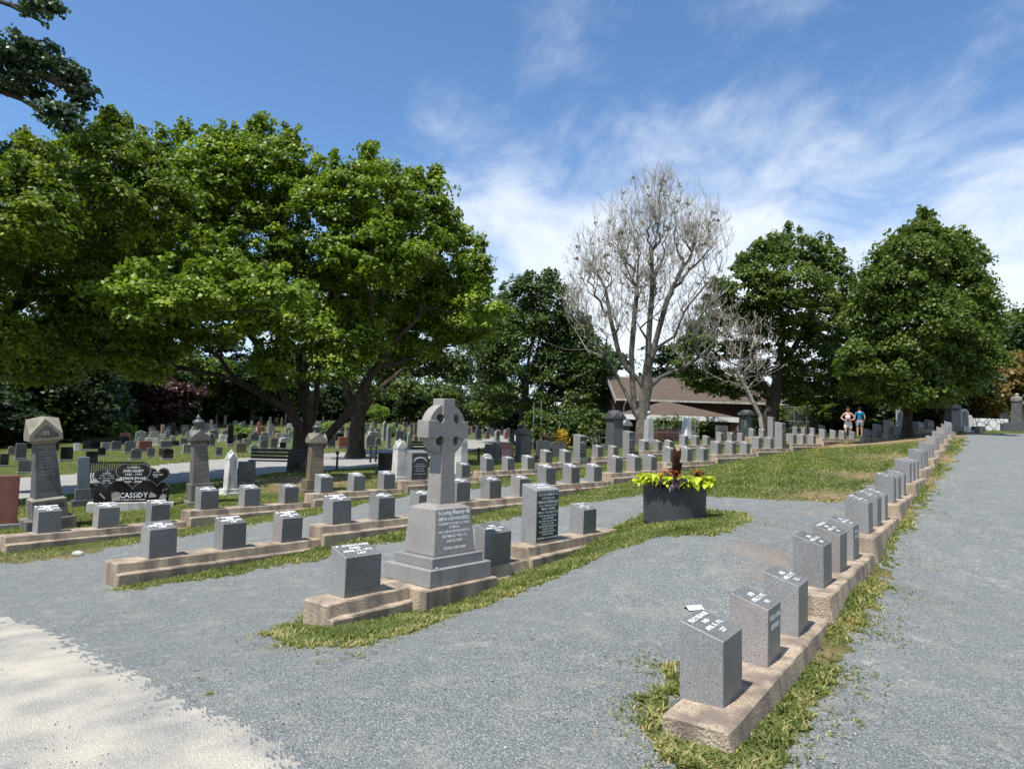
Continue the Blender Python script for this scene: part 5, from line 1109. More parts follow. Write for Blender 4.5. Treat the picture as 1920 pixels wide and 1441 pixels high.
def bares():
    D = 37; b = foot('bare'); q = lambda x, y, dd=0: P(x, y, D+dd); B0 = np.array(b)-[0, 0, .1]
    limbs = [[B0, q(1206, 790), q(1208, 755), q(1212, 730)], [q(1211, 735), q(1214, 690), q(1216, 640), q(1222, 560), q(1222, 470)], [q(1210, 740), q(1198, 712), q(1175, 690), q(1160, 660), q(1145, 600), q(1135, 540)],
             [q(1206, 790), q(1190, 770), q(1186, 720), q(1184, 660), q(1192, 570), q(1198, 480)], [q(1188, 760), q(1172, 735), q(1150, 690), q(1120, 650), q(1080, 600)], [q(1212, 732), q(1240, 705), q(1280, 690), q(1310, 670), q(1340, 640)],
             [q(1214, 700), q(1232, 630), q(1252, 560), q(1280, 500)], [q(1140, 670), q(1100, 655), q(1060, 655), q(1020, 640)], [q(1240, 705), q(1300, 712), q(1350, 705)]]
    lobes = pxlobes(D, [(1225, 400, 75, 85), (1290, 440, 70, 90), (1160, 450, 65, 90), (1110, 500, 50, 80), (1330, 450, 40, 70), (1220, 520, 110, 80), (1330, 560, 40, 60), (1080, 560, 30, 60), (1240, 340, 40, 35), (1150, 590, 70, 50), (1290, 610, 60, 50)], seed=1, spread=.5, deep=1.0)
    e, tips, Pn, bb = bare_tree('bare_tree', b, limbs, lobes, 3300, .36, 'tall leafless grey tree with a vase of fine twigs, before the brown-roofed building', 3, m=BARKG, rmin=.0052)
    r = np.random.default_rng(2); k = r.choice(len(tips), 150); C = Pn[np.array(tips)[k]]
    V, Fc, T = leaf_cloud(C, .22, 12, .11, 5, .3, .9); mesh_from('dead_leaves', V, Fc, tint=T, m=leafmat('withered_leaf', [(.12, .11, .05), (.17, .13, .08), (.10, .12, .05)], .2), parent=e)
    D = 43; b = at(1432, D); q = lambda x, y, dd=0: P(x, y, D+dd)
    bare_tree('bare_tree', b, [[np.array(b)-[0, 0, .1], q(1425, 780), q(1400, 730), q(1385, 700)], [q(1392, 715), q(1350, 690), q(1320, 660)], [q(1385, 700), q(1390, 640), q(1400, 600)]], pxlobes(D, [(1370, 620, 60, 60), (1410, 640, 55, 60), (1340, 590, 40, 35), (1400, 690, 70, 35), (1330, 680, 40, 30)], seed=4, spread=.5, deep=.5), 300, .13, 'small dead brown tree tangled in front of the open-crowned green tree', 8, upd=.8)
bares()
# background trees: three kinds, copied
def proto(kind, seed, leafm, nl, per, rc, size, h=9, w=4, label='x'):
    r = random.Random(seed); lobes = []
    for i in range(nl):
        a = r.uniform(0, 2*PI); rr = r.uniform(0, w*.55); z = r.uniform(.28, .86)*h; k = (1-abs(z/h-.5)*1.1); lobes.append((np.array([rr*math.cos(a), rr*math.sin(a), z]), (w*.42*k+.6, w*.42*k+.6, h*.16)))
    lobes.append((np.array([0, 0, h*.85]), (w*.3, w*.3, h*.15)))
    return tree(kind, (0, 0, 0), [[(0, 0, -.3), (.1, 0, h*.25), (0, .1, h*.5), (0, 0, h*.75)]], lobes, .28, 170, per, rc, size, leafm, BARK, label, seed=seed, natt=70, shell=.4)
PRD = proto('woodland_tree', 1, leafmat('shade_darkened_wood_leaf', [(.012, .024, .008), (.022, .040, .010), (.038, .060, .014), (.07, .10, .025)], .15, .5, .3), 12, 60, .95, .30); PRM = proto('woodland_tree', 2, LF_MID, 12, 60, .95, .30); PRR = proto('woodland_tree', 3, LF_RUST, 9, 50, .9, .3, h=6.5, w=3.2); PRP = proto('woodland_tree', 4, LF_PLUM, 8, 50, .9, .3, h=5, w=3.5)  # PRD leaf colour darkened to carry the shade of the wood
_used = set()
def put(pr, px, D, h, label, group='trees along the far edge of the cemetery', wide=1.0, dz=0):
    o = pr if pr.name not in _used else copy_tree(pr); _used.add(pr.name)
    base = {PRD: 9.3, PRM: 9.3, PRR: 6.7, PRP: 5.2}[pr]; s = h/base; o.location = at(px, D, dz); r = random.Random(int(px*7+D)); o.rotation_euler = (0, 0, r.uniform(0, 6.28)); o.scale = (s*wide, s*wide, s)
    o['label'] = label; o['group'] = group; o['category'] = 'tree'
k = 0
def ordn(i): return nth(i+1)
lst = [(-170, 60), (-60, 66), (30, 72), (110, 64), (190, 74), (265, 84), (330, 92), (400, 100), (470, 104), (540, 110)]
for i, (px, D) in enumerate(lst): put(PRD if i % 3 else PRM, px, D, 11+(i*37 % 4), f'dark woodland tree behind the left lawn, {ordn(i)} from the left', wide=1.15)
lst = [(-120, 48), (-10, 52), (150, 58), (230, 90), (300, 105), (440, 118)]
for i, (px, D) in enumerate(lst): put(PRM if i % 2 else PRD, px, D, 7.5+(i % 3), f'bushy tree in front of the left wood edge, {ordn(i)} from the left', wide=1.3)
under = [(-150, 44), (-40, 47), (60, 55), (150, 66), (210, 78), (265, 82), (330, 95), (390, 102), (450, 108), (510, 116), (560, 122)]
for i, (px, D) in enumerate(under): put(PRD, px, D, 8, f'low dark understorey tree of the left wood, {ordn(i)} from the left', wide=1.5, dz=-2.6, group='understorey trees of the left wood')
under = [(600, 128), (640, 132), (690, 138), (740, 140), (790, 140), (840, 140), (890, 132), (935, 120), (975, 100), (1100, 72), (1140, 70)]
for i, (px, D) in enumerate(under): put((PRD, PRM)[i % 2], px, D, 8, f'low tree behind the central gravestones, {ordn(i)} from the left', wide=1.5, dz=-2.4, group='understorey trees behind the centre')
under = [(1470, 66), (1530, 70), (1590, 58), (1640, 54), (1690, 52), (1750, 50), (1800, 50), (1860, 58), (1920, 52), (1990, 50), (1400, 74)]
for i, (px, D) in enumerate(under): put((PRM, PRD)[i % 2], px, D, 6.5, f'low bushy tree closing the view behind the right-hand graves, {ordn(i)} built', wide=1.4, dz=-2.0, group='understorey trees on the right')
UR = ['behind the steel backstop', 'right of the steel backstop', 'behind the person in pink', 'behind the person in blue', 'behind the linden trunk', 'behind the twin markers right of the linden', 'behind the dark wide column', 'behind the white wall', 'behind the stone obelisk', 'cut by the right edge', 'at the right end of the brick building']
for o in [o for o in COL.objects if o.get('label', '').startswith('low bushy tree closing')]:
    j = next(i for i in range(11) if f', {ordn(i)} built' in o['label']); o['label'] = 'low bushy tree '+UR[j]
put(PRP, 290, 80, 6.5, 'plum-leaved tree at the wood edge behind the left gravestones', wide=1.2)
lst = [(620, 118), (670, 125), (720, 130), (765, 122), (810, 128), (850, 134), (895, 118), (925, 96), (1135, 80)]
for i, (px, D) in enumerate(lst): put(PRD if i % 3 != 1 else PRM, px, D, 8.5+(i*13 % 3), f'far tree behind the central gravestones, {ordn(i)} from the left', wide=1.2)
lst = [(1250, 78, 11), (1300, 85, 8), (1480, 80, 7), (1520, 62, 5.0), (1560, 55, 5.2), (1610, 48, 6.5), (1660, 46, 6.6), (1720, 46, 6.5), (1770, 44, 6.0), (1915, 60, 11.5), (1960, 52, 9), (1580, 75, 8), (1630, 80, 9)]
for i, (px, D, h) in enumerate(lst): put((PRM, PRD)[0 if i in (3, 4, 9, 2) else 1], px, D, h, f'green tree beyond the right-hand graves, {ordn(i)} tree built from the pavilion rightwards' if False else f'background tree right of the building, {ordn(i)} in the line', wide=1.15)
LB = ['tree rising behind the brown-roofed building, left of the two', 'lower tree rising behind the brown-roofed building, right of the two', 'pale tree behind the steel ball backstop', 'bright bush-like tree just right of the backstop', 'bright bush-like tree behind the woman in the pink and white top', 'shaded tree behind the man in blue', 'shaded tree left of the slim linden trunk', 'shaded tree right behind the slim linden trunk', 'shaded tree left of the white rounded tablet', 'tall olive tree at the right edge above the white wall', 'tree cut by the right edge of the photograph', 'distant tree above the woman', 'distant tree between the woman and the linden']
ks = [o for o in COL.objects if o.get('label', '').startswith('background tree right of the building')]
for o, l in zip(ks, LB): o['label'] = l
put(PRR, 1868, 47, 5.6, 'rusty orange-leaved small tree above the white stone wall'); put(PRR, 1835, 44, 3.6, 'low yellowing bush-like tree left of the white stone wall', wide=1.1)
def shrub(px, D, h, w, m, label, n=36, per=40, size=.14, name='shrub', deep=None, dz=0):
    b = at(px, D, dz); e = empty(name, b, 0, label, 'shrub'); deep = deep or w
    C = lobe_points([(np.array([0, 0, h*.5]), (w/2, deep/2, h*.48))], n, int(px), .3)
    V, Fc, T = leaf_cloud(C, min(.4, h*.3), per, size, int(px)+1, .5, .8); mesh_from('foliage', V, Fc, tint=T, m=m, parent=e)
    bm = MB()
    for i in range(7):
        a = i*.9; bm.tube([(0, 0, -.1), (w*.15*math.cos(a), deep*.15*math.sin(a), h*.4), (w*.3*math.cos(a), deep*.3*math.sin(a), h*.75)], [.03, .02, .008], 4)
    bm.build('stems', BARK, e); return e
shrub(703, 75, 2.0, 3.2, LF_LIME, 'fresh green round shrub on the far lawn right of the maple trunks', n=70, dz=1.6)
shrub(608, 70, 1.6, 2.4, LF_LIME, 'fresh green shrub half hidden behind the leaning maple stem')
shrub(737, 72, 1.0, 2.2, LF_MID, 'low rounded shrub among the far gravestones')
shrub(450, 62, 1.2, 1.8, LF_LIME, 'yellow-green shrub by the wood edge behind the left gravestones')
shrub(228, 60, 1.6, 2.6, LF_LIME, 'bright sunlit bush at the foot of the dark wood, left')
shrub(175, 20.5, .3, .35, leafmat('dry_plant', [(.2, .14, .08), (.28, .2, .12)], .2), 'dry brown tuft beside the heart stone', n=14, size=.05)
# hedge behind the back row
def hedge():
    rr = random.Random(5)
    for i, (px, D, h, w) in enumerate(((1010, 40, 2.5, 1.5), (1042, 40, 2.1, 1.8), (1078, 40.5, 2.0, 1.9), (1112, 41, 2.0, 1.9), (1142, 41.5, 1.9, 1.4))):
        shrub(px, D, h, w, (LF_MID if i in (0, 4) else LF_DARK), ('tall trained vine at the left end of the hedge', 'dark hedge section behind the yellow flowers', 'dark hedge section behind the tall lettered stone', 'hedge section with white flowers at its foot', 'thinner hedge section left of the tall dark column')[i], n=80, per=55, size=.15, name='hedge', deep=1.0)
    for px, D, m, l in ((1053, 38.5, leafmat('yellow_blossom', [(.03, .05, .015), (.45, .28, .02), (.55, .38, .04)], .2), 'clump of yellow flowers glowing at the foot of the dark hedge'), (1030, 38.6, leafmat('pink_blossom', [(.10, .04, .03), (.03, .05, .02), (.16, .05, .04)], .2), 'dull red flowers left of the yellow flower clump'), (1118, 38.6, leafmat('white_blossom', [(.03, .05, .02), (.05, .08, .03), (.45, .45, .42)], .2), 'white flowers under the right part of the hedge')):
        shrub(px, D, 1.15, .75, m, l, n=20, per=26, size=.09, name='flower_clump')
    for i, px in enumerate((1000, 1014)):
        o = MB().tube([(0, 0, 0), (0, 0, 2.9)], .025, 6).build('thin_pole', STEEL); o.location = at(px, 39.5); tag(o, ('left', 'right')[i]+' one of two thin steel poles in front of the hedge vine', 'pole', 'poles at the hedge')
hedge()
shrub(1285, 50.5, 1.5, 7.0, LF_MID, 'leafy thicket in the shade under the pavilion edge', n=150, per=35, size=.14, deep=1.2, name='thicket')
shrub(1432, 47.3, 1.9, 1.4, LF_MID, 'bright green bush at the foot of the open-crowned tree')
# ------------------------------------------------------------------ building and pavilion
def building():
    a = P(1165, 743, 54); z0 = g1(a[0]+3, a[1]+2)-.3; rz = math.radians(2); e = empty('brick_building', (a[0], a[1]+.6, 0), rz, 'long dark brick building with a brown shingled gable roof behind the bare tree', 'building')
    ze = a[2]; L_ = 12.8; dp = 7.0; zr = ze+1.75; BR = mat('dark_red_brick', (.085, .045, .038), .9, .25, 9, speck=(16, (.04, .025, .02), (.13, .07, .055), .6))
    MB().box(0, L_, 0, dp, z0, ze-.05).build('wall', BR, e)
    b = MB(); b.prism([(0, ze-.05), (dp, ze-.05), (dp/2, zr-.1)], 0.01, L_-.01, Matrix(((0, 1, 0, 0), (1, 0, 0, 0), (0, 0, 1, 0), (0, 0, 0, 1)))); b.build('gable_wall', BR, e)
    ov = .6; b = MB(); yo = -ov; k = (zr-ze)/(dp/2)
    for s in (0, 1):
        f = lambda y: y if s == 0 else dp-y
        b.hexa([(-.45, f(yo), ze-k*ov), (L_+.5, f(yo), ze-k*ov), (L_+.5, f(dp/2), zr), (-.45, f(dp/2), zr), (-.45, f(yo), ze-k*ov+.14), (L_+.5, f(yo), ze-k*ov+.14), (L_+.5, f(dp/2), zr+.14), (-.45, f(dp/2), zr+.14)])
    b.build('roof', SHING, e)
    MB().box(-.47, L_+.5, -ov-.08, -ov-.002, ze-k*ov-.02, ze-k*ov+.13).build('gutter', MARB, e)
    for s in (0, 1):
        f = lambda y: y if s == 0 else dp-y; b = MB(); b.hexa([(-.52, f(yo-.05), ze-k*ov-.22), (-.455, f(yo-.05), ze-k*ov-.22), (-.455, f(dp/2), zr-.15), (-.52, f(dp/2), zr-.15), (-.52, f(yo-.05), ze-k*ov+.16), (-.455, f(yo-.05), ze-k*ov+.16), (-.455, f(dp/2), zr+.16), (-.52, f(dp/2), zr+.16)]); b.build('bargeboard', GREYP, e)
    MB().tube([(.35, -.6, ze-.35), (.3, -.06, ze-.8), (.3, -.06, ze-1.9), (.15, -.35, ze-2.15)], .05, 6).build('downpipe', WHITEP, e)
    w = MB().box(9.4, 11.0, -.05, .02, z0+1.2, z0+2.3).build('window_frame', GREYP, e); MB().box(9.5, 10.9, -.07, -.052, z0+1.3, z0+2.2).build('pane', BLACKG, w)
    # pavilion
    c = P(1272, 780, 50); zg = g1(c[0], c[1])-.3; e = empty('pavilion', (c[0], c[1]+3.6, 0), math.radians(2), 'open pavilion with a low pyramid roof of brown shingles and a white fascia', 'pavilion')
    hw, hd, ze2, zp = 4.35, 3.4, c[2]-.02, P(1268, 752, 53.5)[2]
    b = MB(); bm = b.bm; V = lambda *p: bm.verts.new(p); q = [V(-hw, -hd, ze2), V(hw, -hd, ze2), V(hw, hd, ze2), V(-hw, hd, ze2)]; t = [V(-hw, -hd, ze2+.05), V(hw, -hd, ze2+.05), V(hw, hd, ze2+.05), V(-hw, hd, ze2+.05)]; pk = V(-.15, 0, zp)
    bm.faces.new(q[::-1])
    for i in range(4): bm.faces.new((q[i], q[(i+1) % 4], t[(i+1) % 4], t[i])); bm.faces.new((t[i], t[(i+1) % 4], pk))
    b.build('roof', SHING, e)
    for x0, x1, y0, y1 in ((-hw-.04, hw+.04, -hd-.06, -hd-.003), (-hw-.06, -hw-.003, -hd, hd), (hw+.003, hw+.06, -hd, hd)): MB().box(x0, x1, y0, y1, ze2-.30, ze2+.06).build('fascia', WHITEP, e)
    OB = mat('orange_brick', (.26, .14, .09), .9, .3, 14)
    for x in (-hw+.4, hw-.35):
        for y in (-hd+.4, hd-.4): MB().box(x-.22, x+.22, y-.22, y+.22, zg, ze2-.003).build('post', OB, e)
    MB().box(-hw+.5, hw-.5, hd-.25, hd-.1, zg, ze2-.2).build('back_wall', BR, e)
    # wire trellis, brick planter, backstop
    p = at(1262, 44); e = empty('wire_trellis', p, 0, 'thin grey wire trellis with creeper stems in front of the pavilion', 'trellis'); b = MB()
    for x in (-1.6, -.6, .5, 1.6): b.tube([(x, 0, 0), (x, 0, 1.55)], .02, 5)
    for z in (.5, .8, 1.5): b.tube([(-1.6, 0, z), (1.6, 0, z)], .014, 5)
    b.build('frame', STEEL, e); rr = random.Random(2); b = MB()
    for i in range(26):
        x = rr.uniform(-1.6, 1.6); b.tube([(x, .02, 0), (x+rr.uniform(-.2, .2), .03, .6), (x+rr.uniform(-.4, .4), 0, 1.2), (x+rr.uniform(-.5, .5), .02, 1.5)], .014, 4)
    b.build('creeper', TWIG, e)
    C = lobe_points([(np.array([0, .1, 1.0]), (1.6, .15, .55))], 40, 4, 0); V, Fc, T = leaf_cloud(C, .25, 20, .11, 9, .5, .9); mesh_from('leaves', V, Fc, tint=T, m=LF_MID, parent=e)
    p = at(1252, 41); e = empty('brick_planting_box', p, math.radians(12), 'low reddish plank box behind the back row, right of the ball-topped pillar', 'planting box')
    for k in range(4): MB().box(-.85, .85, -.3, .3, .0+.17*k, .155+.17*k).bevel(.01).build('board', mat('reddish_timber', (.26, .13, .09), .85, .25, 6), e)
    p = at(1503, 56); e = empty('ball_backstop', p, 0, 'tall galvanised steel mesh backstop beyond the graves, right of the open-crowned tree', 'backstop'); b = MB()
    for x in (-1.5, -.6, .4, 1.4): b.tube([(x, 0, -.1), (x, 0, 2.2)], .032, 6)
    for z in (.5, 1.05, 2.2): b.tube([(-1.5, 0, z), (1.4, 0, z)], .028, 6)
    b.build('frame', STEEL, e); b = MB()
    for i in range(40):
        x = -1.5+2.9*i/40; b.tube([(x, 0, .1), (x, 0, 2.2)], .004, 3)
    for i in range(28): b.tube([(-1.5, 0, .1+i*.075), (1.4, 0, .1+i*.075)], .004, 3)
    b.build('mesh', STEEL, e)
building()
# ------------------------------------------------------------------ stones under the linden and at the right edge
def right_side():
    G = 'grave markers under the linden'
    def mk(px, D, w, h, m, label, rz=30, d=.26, dz=0, rise=.06, text=None):
        e = empty('grave_marker', at(px, D, dz), math.radians(rz), label, 'grave marker', G); MB().hexa([(-w/2, -d/2, -.25), (w/2, -d/2, -.25), (w/2, d/2, -.25), (-w/2, d/2, -.25), (-w/2, -d/2, h), (w/2, -d/2, h), (w/2, d/2, h+rise), (-w/2, d/2, h+rise)]).bevel(.005).build('block', m, e)
        t = text_mesh('r', text or [('DIED', .05, 0, h*.75, .12), ('APRIL 15 1912', .05, 0, h*.55, w*.8)], LETW, bold=.03); t.transform(Matrix.Translation((0, -d/2-.004, 0))); link('inscription', t, None, e); return e
    def kb(px, D, L_, label, rz=12):
        o = MB().box(-L_/2, L_/2, -.2, .2, -.4, .16).bevel(.015).build('kerb_segment', KERB); o.location = at(px, D, .02); o.rotation_euler = (0, 0, math.radians(rz)); tag(o, label, 'kerb', 'kerbs under the linden')
    kb(1678, 31.5, 1.1, 'tan kerb block left of the linden trunk'); kb(1731, 32, 1.4, 'tan kerb block right of the linden trunk'); kb(1637, 31.5, 1.1, 'kerb block in the linden shade, left of the tall lettered marker')
    mk(1626, 32, .38, .42, GRAN, 'dark shaded marker right of the man in blue', dz=.12); mk(1645, 33, .38, .46, GRAN, 'dark shaded marker left of the tall lettered one under the linden', dz=.22)
    mk(1666, 31.8, .42, .72, GRAN, 'tall marker with five lines of white lettering left of the linden trunk', dz=.1, text=[('IN MEMORY', .07, 0, .62, .3), ('OF AN', .07, 0, .50, .22), ('UNKNOWN', .07, 0, .38, .3), ('CHILD', .07, 0, .26, .22), ('APRIL 1912', .07, 0, .14, .3)])
    mk(1683, 31.6, .34, .34, GRAN, 'low marker touching the left side of the linden trunk', dz=.14)
    mk(1688, 33.5, .30, 1.25, mat('pale_grey_granite', (.33, .335, .33), .7), 'tall pale twin-shafted stone just left of the linden trunk', dz=.1); mk(1712, 33, .2, .36, GRAN, 'narrow marker just right of the linden trunk', dz=.16); mk(1723, 32, .34, .36, GRAN, 'pale marker right of the linden trunk, left of the pair', dz=.16, rz=10); mk(1742, 32.3, .34, .36, GRAN, 'pale marker right of the linden trunk, right of the pair', dz=.16, rz=10)
    o = empty('rounded_tablet', foot('tablet'), math.radians(15), 'white rounded tablet headstone on a stepped base by the end of the right-hand row', 'headstone')
    MB().box(-.34, .34, -.25, .25, -.1, .16).bevel(.01).build('base_step', WHITE, o); MB().box(-.27, .27, -.18, .18, .16, .28).bevel(.01).build('base_step', MARB, o)
    n = 12; MB().prism([(-.24, .28), (.24, .28)]+[(.24*math.cos(PI*i/n), .95+.22*math.sin(PI*i/n)) for i in range(n+1)], -.09, .09).bevel(.012).build('tablet', MARB, o)
    MB().prism([(-.17, .34), (.17, .34)]+[(.17*math.cos(PI*i/n), .92+.15*math.sin(PI*i/n)) for i in range(n+1)], -.097, -.088).build('panel', mat('stained_panel', (.22, .20, .16), .9, .3, 4), o)
    slab(None, 'narrow white round-topped slab behind the rounded tablet', .3, 1.0, .12, MARB, math.radians(15), top='round', loc=at(1819, 35.5))
    slab(None, 'low black headstone at the left foot of the white wall', .32, .42, .2, BLACKG, math.radians(15), loc=at(1829, 35)); slab(None, 'low grey headstone at the foot of the white wall', .28, .42, .2, SLATE, math.radians(15), loc=at(1840, 35.3))
    dark_column('rcol', 'dark wide column monument in the shade left of the rounded tablet', .95, .22, .3, .18, fin=False, rz=15)
    # white random-stone wall
    p = foot('wall'); m = bpy.data.materials.new('white_rubble_masonry'); m.use_nodes = True; nt = m.node_tree; N = nt.nodes; L = nt.links; g = N.new('ShaderNodeNewGeometry'); v = N.new('ShaderNodeTexVoronoi'); v.feature = 'DISTANCE_TO_EDGE'; v.distance = 'EUCLIDEAN' if hasattr(v, 'distance') else None; v.inputs['Scale'].default_value = 2.6; L.new(g.outputs['Position'], v.inputs['Vector'])
    cr = N.new('ShaderNodeValToRGB'); cr.color_ramp.elements[0].position = .03; cr.color_ramp.elements[0].color = (.12, .12, .12, 1); cr.color_ramp.elements[1].position = .06; cr.color_ramp.elements[1].color = (.72, .72, .70, 1); L.new(v.outputs[0], cr.inputs[0]); L.new(cr.outputs[0], N['Principled BSDF'].inputs['Base Color'])
    o = MB().box(-.98, .98, -.3, .3, -.4, .68).bevel(.02).build('stone_wall', m); o.location = p; o.rotation_euler = (0, 0, math.radians(4)); tag(o, 'white wall of irregular stones with dark joints near the right edge', 'wall')
    for px, D, h, w, m_, l in ((1866, 47, 1.5, .3, MARB, 'pale upright stone beyond the white wall'), (1882, 46, 1.45, .62, DARKG, 'dark framed headstone beyond the right end of the white wall'), (1853, 48, 1.5, .5, TAUPE, 'brownish headstone beyond the middle of the white wall')): slab(None, l, w, h, .2, m_, math.radians(10), top='round', loc=at(px, D))
    e = empty('stone_obelisk', foot('robel'), math.radians(40), 'dark stone obelisk with a pale knob, cut off by trees at the right edge', 'monument'); MB().box(-.5, .5, -.5, .5, -.1, .45).bevel(.01).build('base_step', DARKG, e); MB().box(-.26, .26, -.26, .26, .45, 1.6, top=(-.2, .2, -.2, .2)).bevel(.01).build('shaft', SLATE, e); b = MB(); gable_cap(b, .24, .24, 1.6, 1.62, 1.85); b.build('cap', TAUPE, e); MB().lathe([(.04, 0), (.10, .05), (.05, .12), (.12, .18), (.01, .24)], 10, Matrix.Translation((0, 0, 1.8))).build('knob', MARB, e)
    slab(None, 'dark low slab left of the stone obelisk', .7, .45, .5, DARKG, math.radians(10), loc=at(1892, 38.5))
right_side()
# ------------------------------------------------------------------ the far gravestones on the left lawn
def far_stones():
    ms = {'black': BLACKG, 'dark grey': DARKG, 'grey': mat('mid_grey_granite', (.2, .2, .2), .7, .15, 4), 'white': MARB, 'brown': BROWNS, 'red': REDG, 'tan': mat('tan_stone', (.30, .25, .19), .8, .2, 4), 'green-grey': mat('lichen_grey_stone', (.20, .22, .17), .8, .2, 4)}
    protos = {}
    def geo(shape, c):
        if (shape, c) in protos: return protos[shape, c]
        b = MB(); n = 8
        if shape == 'flat-topped': b.box(-.5, .5, -.14, .14, .12, 1)
        elif shape == 'round-topped': b.prism([(-.5, .12), (.5, .12)]+[(.5*math.cos(PI*i/n), .72+.28*math.sin(PI*i/n)) for i in range(n+1)], -.12, .12)
        elif shape == 'arched': b.prism([(-.5, .12), (.5, .12)]+[(.5*math.cos(PI*i/n), .88+.12*math.sin(PI*i/n)) for i in range(n+1)], -.14, .14)
        else: b.prism([(-.5, .12), (.5, .12), (.5, .85), (0, 1), (-.5, .85)], -.13, .13)
        b.bevel(.02); me = b.mesh('slab'); me.materials.append(ms[c])
        ba = MB().box(-.6, .6, -.24, .24, -.12, .12).bevel(.015).mesh('base'); ba.materials.append(ms['grey'] if c in ('black', 'dark grey', 'red') else ms[c]); protos[shape, c] = (me, ba); return protos[shape, c]
    def put_(loc, w, h, shape, c, rz, label, group):
        me, ba = geo(shape, c); e = empty('headstone', loc, rz, label, 'headstone', group); e.scale = (w, .8, h)
        for nm, m_ in (('slab', me), ('base', ba)):
            o = bpy.data.objects.new(nm, m_); COL.objects.link(o); o.parent = e
        return e
    near = [(7, 874, 14, 23, 'black', 'f'), (21, 853, 12, 17, 'brown', 'r'), (38, 862, 18, 31, 'dark grey', 'f'), (45, 887, 21, 24, 'dark grey', 'f'), (104, 846, 11, 14, 'black', 'f'), (124, 864, 21, 26, 'black', 'f'), (143, 844, 9, 13, 'white', 'f'), (171, 843, 30, 17, 'black', 'a'), (171, 871, 20, 25, 'black', 'f'), (190, 855, 13, 16, 'black', 'a'), (197, 844, 14, 15, 'grey', 'f'), (217, 844, 17, 18, 'dark grey', 'a'), (243, 849, 19, 22, 'dark grey', 'a'), (254, 862, 19, 22, 'dark grey', 'r'), (264, 834, 13, 15, 'grey', 'r'), (271, 847, 25, 21, 'red', 'f'), (282, 857, 13, 18, 'dark grey', 'a'), (301, 855, 10, 16, 'brown', 'f'), (285, 826, 10, 10, 'white', 'f'), (300, 827, 12, 14, 'white', 'f'),
            (311, 840, 20, 14, 'dark grey', 'f'), (314, 861, 19, 20, 'black', 'a'), (324, 828, 10, 12, 'tan', 'r'), (329, 836, 13, 10, 'black', 'f'), (345, 833, 13, 12, 'dark grey', 'f'), (350, 850, 17, 17, 'green-grey', 'f'), (397, 836, 10, 16, 'dark grey', 'f'), (410, 854, 12, 16, 'dark grey', 'f'), (428, 828, 9, 12, 'grey', 'r'), (451, 848, 20, 18, 'brown', 'f'), (437, 829, 9, 14, 'dark grey', 'r'), (475, 849, 15, 16, 'green-grey', 'r'), (494, 842, 14, 17, 'dark grey', 'a'), (513, 841, 13, 20, 'dark grey', 'f'), (530, 841, 11, 12, 'black', 'f'), (477, 827, 18, 14, 'dark grey', 'a'), (496, 823, 12, 12, 'dark grey', 'a'), (483, 813, 5, 13, 'white', 'f'), (523, 824, 17, 13, 'tan', 'r'), (454, 832, 10, 8, 'dark grey', 'f'),
            (620, 839, 17, 22, 'dark grey', 'a'), (637, 826, 15, 14, 'black', 'f'), (652, 824, 12, 16, 'tan', 'f'), (708, 836, 12, 16, 'dark grey', 'r'), (724, 826, 12, 16, 'dark grey', 'f'), (762, 827, 15, 13, 'dark grey', 'f'), (779, 828, 10, 13, 'brown', 'r')]
    NM = {'f': 'flat-topped', 'r': 'round-topped', 'a': 'arched'}
    srt = sorted(near)
    r = random.Random(12)
    for i, (px, py, w, h, c, s) in enumerate(srt):
        x, y = hit(px, py, 18, 120); D = y
        put_((x, y, g1(x, y)), w*D/F*.93, (h)*D/F, NM[s], c, math.radians(r.uniform(40, 50)), f'{c} {NM[s]} headstone, {i+1} from the left of the nearer ones beyond the road', 'nearer headstones beyond the left road')
    for ri, D in enumerate((50, 57, 64, 71, 79, 88, 98, 109)):
        x = (235 if D < 60 else 285)-960; X = x/F*D; n = 0; Xe = (968-960)/F*D
        while X < Xe:
            px = 960+X/D*F; X += r.uniform(.95, 2.0)
            if 838 < px < 868 or r.random() < .07 or (D < 60 and px > 830): continue
            if D > 60 and px < 330 and D > 88: continue
            n += 1; DD = D+r.uniform(-.8, .8)+(X*.10 if False else 0); c = r.choice(['grey', 'dark grey', 'dark grey', 'grey', 'tan', 'white', 'brown', 'green-grey', 'grey', 'dark grey', 'brown', 'black', 'green-grey', 'red', 'tan', 'grey']); s = r.choice(['flat-topped', 'round-topped', 'arched', 'pointed'])
            if r.random() < .22: w, h = r.uniform(.25, .4), r.uniform(1.1, 1.7)
            else: w, h = r.uniform(.45, .85), r.uniform(.55, 1.0)
            put_(at(px, DD), w, h, s, c, math.radians(r.uniform(38, 52)), f'{"slim tall" if h > 1.05 else "small"} {c} {s} headstone, {n} from the left in distant line {ri+1}', 'distant headstones on the far lawn')
far_stones()
